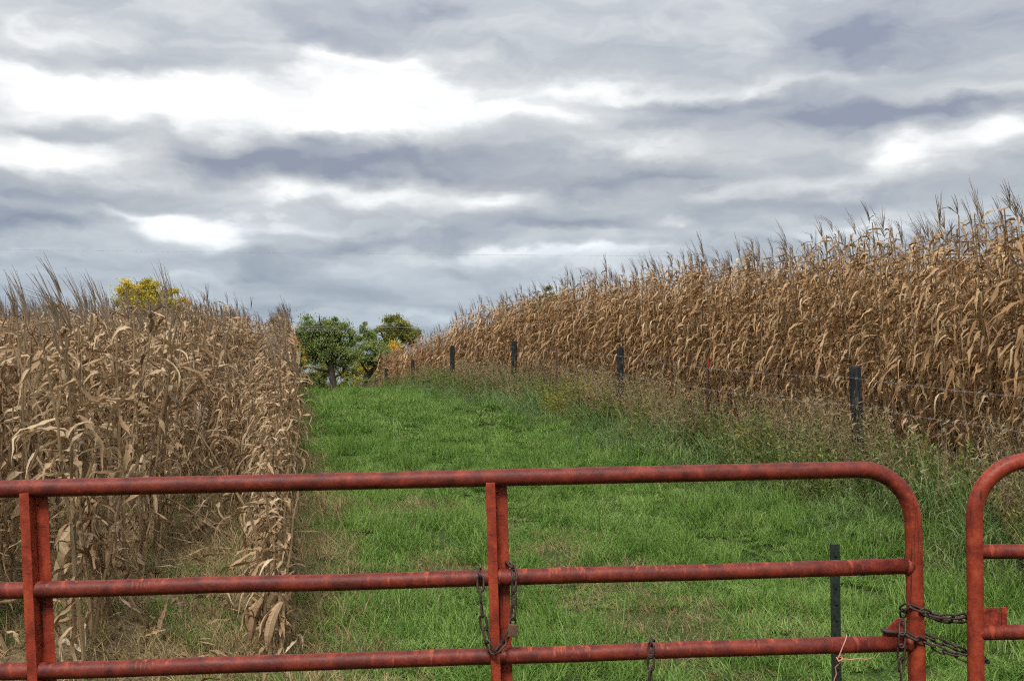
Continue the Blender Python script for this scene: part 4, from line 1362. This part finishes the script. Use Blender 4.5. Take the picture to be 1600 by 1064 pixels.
def bend_pts(c, r, a0, a1, ux, uz, n=12):
    return [c + ux * (math.cos(a0 + (a1 - a0) * i / n) * r) + uz * (math.sin(a0 + (a1 - a0) * i / n) * r) for i in range(n + 1)]

def make_gate():
    base = gp(50, 1000); base.z = gz(base.x, base.y)
    root = base
    e = bpy.data.objects.new('tube_gate', None); COL.objects.link(e); e.location = root
    tag(e, 'long rusty red tube gate across the foreground', 'gate')
    # outer frame: one bent tube (top rail, right bend, right end upright)
    A, B = gp(-1450, 797), gp(1340, 733)
    C, D = gp(1427, 812), gp(1433, 1064)
    ux = (B - A).normalized(); up = -(D - C).normalized()
    cr = .155
    top_end = gp(1341, 733.5)
    pts = [A.lerp(top_end, i / 14) for i in range(15)]
    # quarter bend to the right upright
    P1, P2, P3 = gp(1345, 733.4), gp(1425, 733), gp(1427, 818)
    for i in range(1, 11):
        t = i / 10
        a = math.pi / 2 * t
        pts.append(P1 + (P2 - P1) * math.sin(a) + (P3 - P2) * (1 - math.cos(a)))
    foot = P3 + (D - C).normalized() * (P3.z - .32)
    pts += [P3.lerp(foot, i / 6) for i in range(1, 7)]
    mb = MB(); mb.tube([p - root for p in pts], RT * 1.06, 20)
    fo = obj('frame', mb.mesh('frame', M['frame'], True), e)
    zt = P1.z - root.z
    ta = fo.data.attributes['tone'].data
    for i, vv in enumerate(fo.data.vertices):      # how far round the bend: the upright kept more of its orange coat
        ta[i].value = min(1.0, max(0.0, (zt - .02 - vv.co.z) / .16)) if vv.co.x > P1.x - root.x else 0.0
    rails = [((-1450, 962), (1425, 884.5)), ((-1450, 1096), (1427, 1004))]
    for (a, b) in rails:
        add_rail(e, root, gp(*a), gp(*b))
    lo_a, lo_b = gp(-1450, 1096), gp(1427, 1004)
    for dz in (.19, .35, .49, .60):
        add_rail(e, root, lo_a - Vector((0, 0, dz)), lo_b - Vector((0, 0, dz)))
    for (tx, ty, bx, by) in ((53, 768, 67, 1064), (774, 752, 783, 1064), (-680, 783, -668, 1080)):
        t_, b_ = gp(tx, ty), gp(bx, by)
        b_ = t_ + (b_ - t_) * ((t_.z - .31) / (t_.z - b_.z))
        z_bar(e, root, t_, b_)
    def bead(p, nx, r0):
        mb = MB()
        q = np.random.default_rng(int(p.x * 500) + 9)
        ring = [p + Vector((nx * .004 + q.normal(0, .001), math.cos(t) * r0, math.sin(t) * r0)) for t in np.linspace(0, 2 * math.pi, 19)]
        mb.tube(ring, [.0032 * q.uniform(.7, 1.35) for _ in ring], 6)
        obj('weld_bead', mb.mesh('weld_bead', M['stile'], True), e)
    for bx_, my, ly in ((48, 921.5, 1048), (768, 902, 1025)):
        for yy in (my, ly):
            bead(gp(bx_ + (10 if bx_ > 700 else 12), yy) - root, 1, RT)
    # left end upright and bend hidden beyond the frame
    mb = MB(); a = A - root
    mb.tube([a, a + Vector((-.08, 0, -.02)), a + Vector((-.12, 0, -.10)), a + Vector((-.12, 0, -1.0))], RT * 1.06, 16)
    obj('end_upright', mb.mesh('end_upright', M['stile'], True), e)
    # red sleeve look of the right upright: a second tube coat would overlap, so only the latch gusset is added
    g = MB()
    pl = [gp(1379, 993), gp(1381, 985), gp(1401, 966), gp(1412, 966), gp(1414, 996)]
    v = [p - root + Vector((0, -.004, 0)) for p in pl] + [p - root + Vector((0, .003, 0)) for p in pl]
    n = len(pl)
    g.add(v, [tuple(range(n)), tuple(range(n, 2 * n))[::-1]] + [(i, n + i, n + (i + 1) % n, (i + 1) % n) for i in range(n)])
    obj('latch_gusset', g.mesh('latch_gusset', M['frame']), e)
    g = MB()
    g.tube([gp(1376, 983, -.006) - root, gp(1384, 986, -.01) - root, gp(1412, 988, -.012) - root], [.004, .006, .006], 8)
    obj('latch_pin', g.mesh('latch_pin', M['chain'], True), e)
    # weld collars where rails meet the right upright
    for px, py in ((1420, 884.5), (1421, 1004)):
        p = gp(px, py) - root
        mb = MB(); mb.tube([p + Vector((-.012, 0, 0)), p + Vector((-.004, 0, 0)), p + Vector((.004, 0, 0))], [RT * 1.02, RT * 1.10, RT * 1.10], 16)
        obj('weld', mb.mesh('weld', M['rail'], True), e)
    return e
gate = make_gate()

def g2(px, py, dy=0.0): return at(px, py, 2.74 + dy)
def make_gate2():
    root = g2(1523, 1000); root.z = gz(root.x, root.y)
    e = bpy.data.objects.new('tube_gate', None); COL.objects.link(e); e.location = root
    tag(e, 'short end of a second red gate at the right edge, latched with chains', 'gate')
    P0 = g2(1525, 1064); P1 = g2(1522.5, 805)
    bot = P1 + (P0 - P1) * ((P1.z - .32) / (P1.z - P0.z))
    pts = [bot.lerp(P1, i / 6) for i in range(7)]
    C0, C1 = g2(1523, 719), g2(1612, 719)
    for i in range(1, 11):
        a = math.pi / 2 * i / 10
        pts.append(P1 + (C0 - P1) * math.sin(a) + (C1 - C0) * (1 - math.cos(a)))
    far_top = g2(2900, 712)
    pts += [C1.lerp(far_top, i / 8) for i in range(1, 9)]
    mb = MB(); mb.tube([p - root for p in pts], RT * .98, 20)
    obj('frame', mb.mesh('frame', M['stile'], True), e)
    for (a, b) in (((1526, 862.5), (2900, 838)), ((1526, 989), (2900, 960))):
        add_rail(e, root, g2(*a), g2(*b), RT * .9)
    lo_a, lo_b = g2(1526, 989), g2(2900, 960)
    for dz in (.19, .36, .50, .60):
        add_rail(e, root, lo_a - Vector((0, 0, dz)), lo_b - Vector((0, 0, dz)), RT * .9)
    for px in (2200, 2890):
        t_ = g2(px, 720); b_ = Vector((t_.x, t_.y, .31)); z_bar(e, root, t_, b_)
    g = MB()
    c = g2(1552, 961, -.002) - root
    # plate with a slot: left part, right part and a bottom strip
    def pl(x0, y0, x1, y1, dy=0.0, th=.005):
        a, b = g2(x0, y0) - root, g2(x1, y1) - root
        g.box(((a.x + b.x) / 2, (a.y + b.y) / 2 + dy, (a.z + b.z) / 2), (abs(b.x - a.x), th, abs(b.z - a.z)))
    pl(1535, 949, 1560, 977); pl(1560, 955, 1564, 977, .0003, .0044); pl(1564, 948, 1573, 977)
    obj('latch_plate', g.mesh('latch_plate', M['frame']), e)
    return e
make_gate2()

# ------------------------------------------------------------------ chains, padlock, post, twine
def link_mesh():
    V, F = [], []
    Lh, wh, rod = .0125, .0085, .0032
    path = []
    for i in range(5):
        a = -math.pi / 2 + math.pi * i / 4
        path.append((Lh + math.cos(a) * wh, math.sin(a) * wh))
    for i in range(5):
        a = math.pi / 2 + math.pi * i / 4
        path.append((-Lh + math.cos(a) * wh, math.sin(a) * wh))
    n, s = len(path), 6
    for i in range(n):
        a, b = path[i - 1], path[(i + 1) % n]
        t = Vector((b[0] - a[0], b[1] - a[1], 0)).normalized()
        nr = Vector((-t.y, t.x, 0))
        for j in range(s):
            an = 2 * math.pi * j / s
            p = Vector((path[i][0], path[i][1], 0)) + nr * math.cos(an) * rod + Vector((0, 0, 1)) * math.sin(an) * rod
            V.append(tuple(p))
    for i in range(n):
        i2 = (i + 1) % n
        for j in range(s):
            j2 = (j + 1) % s
            F.append((i * s + j, i2 * s + j, i2 * s + j2, i * s + j2))
    return mesh('chain_link', V, F, M['chain'], smooth=True)
LINK = link_mesh()
PITCHL = .0345
def chain(path, label, group='chains on the gates', roll0=.4):
    path = [Vector(p) for p in path]
    # smooth the path a little
    sm = []
    for i in range(len(path) - 1):
        p0 = path[max(i - 1, 0)]; p1 = path[i]; p2 = path[i + 1]; p3 = path[min(i + 2, len(path) - 1)]
        for k in range(8):
            t = k / 8
            sm.append(.5 * ((2 * p1) + (p2 - p0) * t + (2 * p0 - 5 * p1 + 4 * p2 - p3) * t * t + (3 * p1 - p0 - 3 * p2 + p3) * t ** 3))
    sm.append(path[-1])
    cum = [0]
    for a, b in zip(sm, sm[1:]): cum.append(cum[-1] + (b - a).length)
    total = cum[-1]
    n = max(2, int(round(total / PITCHL)))
    def pt(s):
        s = max(0, min(total, s))
        for i in range(len(cum) - 1):
            if cum[i + 1] >= s:
                return sm[i].lerp(sm[i + 1], (s - cum[i]) / max(1e-6, cum[i + 1] - cum[i]))
        return sm[-1]
    e = bpy.data.objects.new('chain', None); COL.objects.link(e); e.location = path[-1]
    tag(e, label, 'chain', group)
    q = np.random.default_rng(int(total * 1e4))
    for i in range(n):
        s = (i + .5) * total / n
        d = (pt(s + .012) - pt(s - .012)).normalized()
        rot = d.to_track_quat('X', 'Z').to_matrix() @ Matrix.Rotation(roll0 + (math.pi / 2) * (i % 2) + q.normal(0, .15), 3, 'X')
        obj('link', LINK, e, pt(s) - path[-1], rot.to_euler())
    return e
fr = -.040
chain([gp(752, 897, .03), gp(751, 893, -.012), gp(751, 905, -.034), gp(751, 935, fr), gp(754, 962, fr), gp(758, 985, fr), gp(765, 1008, -.046), gp(772, 1017, -.048), gp(783, 1010, -.046), gp(791, 996, fr), gp(796, 984, fr)],
      'rusty chain looped round the middle upright, its left half')
chain([gp(801, 966, fr), gp(803, 945, fr), gp(803, 920, -.036), gp(804, 898, -.034), gp(799, 884, -.012), gp(792, 880, .014), gp(780, 884, .035)],
      'rusty chain hanging over the middle rail above the padlock')
def padlock(c):
    e = bpy.data.objects.new('padlock', None); COL.objects.link(e); e.location = c
    tag(e, 'small rusty padlock hanging on the chain beside the middle upright', 'padlock')
    mb = MB(); mb.box((0, 0, -.0175), (.027, .016, .034))
    o = bevel(obj('lock_body', mb.mesh('lock_body', M['lock']), e, rot=(0, .06, 0)), .003, 3)
    mb = MB()
    mb.tube([(-.0065, 0, -.004), (-.0065, 0, .009), (-.0045, 0, .0145), (0, 0, .0165), (.0045, 0, .0145), (.0065, 0, .009), (.0065, 0, -.004)], .0026, 8)
    obj('shackle', mb.mesh('shackle', M['chain'], True), e)
    return e
padlock(gp(801.5, 974, fr))
chain([gp(1019, 1012, .032), gp(1018.5, 1001, .004), gp(1018, 1006, -.026), gp(1017, 1018, -.030), gp(1017, 1035, -.030), gp(1016, 1062, -.030), gp(1016, 1085, -.030)],
      'short chain hanging over the low rail right of centre')
chain([gp(1412, 963, .02), gp(1412, 951, -.010), gp(1421, 947, -.030), gp(1436, 952, -.034), gp(1452, 959, -.02), gp(1470, 963, -.015), gp(1490, 964, -.015), gp(1508, 961, -.03), gp(1523, 966, -.034), gp(1540, 961, -.026), gp(1557, 957, -.012)],
      'upper dark chain stretched between the two gates, front strand')
chain([gp(1414, 955, .028), gp(1436, 953, .032), gp(1455, 962, .02), gp(1475, 968, .012), gp(1495, 969, .012), gp(1510, 967, .026), gp(1530, 963, .032)],
      'upper dark chain between the two gates, rear strand')
chain([gp(1414, 988, -.028), gp(1430, 997, -.034), gp(1452, 1006, -.015), gp(1472, 1016, -.015), gp(1492, 1022, -.015), gp(1508, 1028, -.03), gp(1524, 1034, -.036), gp(1539, 1033, -.008), gp(1540, 1030, .02)],
      'lower dark chain sagging between the two gates, lower strand')
chain([gp(1440, 990, .02), gp(1455, 996, .015), gp(1472, 1003, .012), gp(1490, 1010, .012), gp(1508, 1018, .02), gp(1524, 1024, .030), gp(1537, 1030, .026)],
      'lower dark chain between the two gates, upper strand')
chain([gp(1410, 972, -.014), gp(1410, 985, -.028), gp(1409, 1003, -.032), gp(1408, 1020, -.028), gp(1408, 1042, -.028), gp(1408, 1085, -.028)],
      'thin chain hanging from the latch gusset of the long gate')

def tpost():
    Y = 3.42
    p = at(1305, 850, Y)
    g = gz(p.x, Y)
    e = bpy.data.objects.new('steel_fence_post', None); COL.objects.link(e); e.location = (p.x, Y, g); e.rotation_euler = (0, 0, R(12))
    tag(e, 'dark green steel post standing just behind the long gate', 'post')
    h = p.z - g
    T = [(-.0175, 0, 0), (.0175, 0, 0), (.0175, .004, 0), (.003, .004, 0), (.003, .032, 0), (-.003, .032, 0), (-.003, .004, 0), (-.0175, .004, 0)]
    mb = MB(); mb.prism(T, (0, 0, -.4), (0, 0, h))
    bevel(obj('post_shaft', mb.mesh('post_shaft', M['tpost']), e), .001, 1)
    for z in np.arange(.08, h - .02, .054):
        mb = MB(); mb.prism([(-.005, -.006, 0), (.005, -.006, 0), (.007, .002, 0), (-.007, .002, 0)], (0, 0, z), (0, 0, z + .016))
        obj('stud', mb.mesh('stud', M['tpost']), e)
tpost()
mb = MB()
o0 = gp(1312, 1030, -.03)
tw = [gp(1322, 990, .026), gp(1323, 993, -.004), gp(1321, 1000, -.028), gp(1316, 1012, -.030), gp(1312, 1022, -.03), gp(1309, 1028, -.03), gp(1313, 1034, -.028), gp(1305, 1042, -.022), gp(1307, 1052, -.02), gp(1303, 1062, -.02), gp(1306, 1080, -.02)]
mb.tube([p - o0 for p in tw], .0017, 6)
tw2 = [gp(1309, 1024, -.03), gp(1318, 1029, -.034), gp(1330, 1030, -.036), gp(1342, 1028, -.036), gp(1352, 1030, -.034), gp(1364, 1027, -.03)]
mb.tube([p - o0 for p in tw2], .0014, 6)
tw3 = [gp(1308, 1030, -.03), gp(1314, 1022, -.034), gp(1317, 1029, -.036), gp(1310, 1033, -.032), gp(1307, 1026, -.03)]
mb.tube([p - o0 for p in tw3], .0022, 6)
tag(obj('baling_twine', mb.mesh('baling_twine', M['twine'], True), loc=o0), 'knotted orange twine tied round the low rail before the steel post', 'twine')
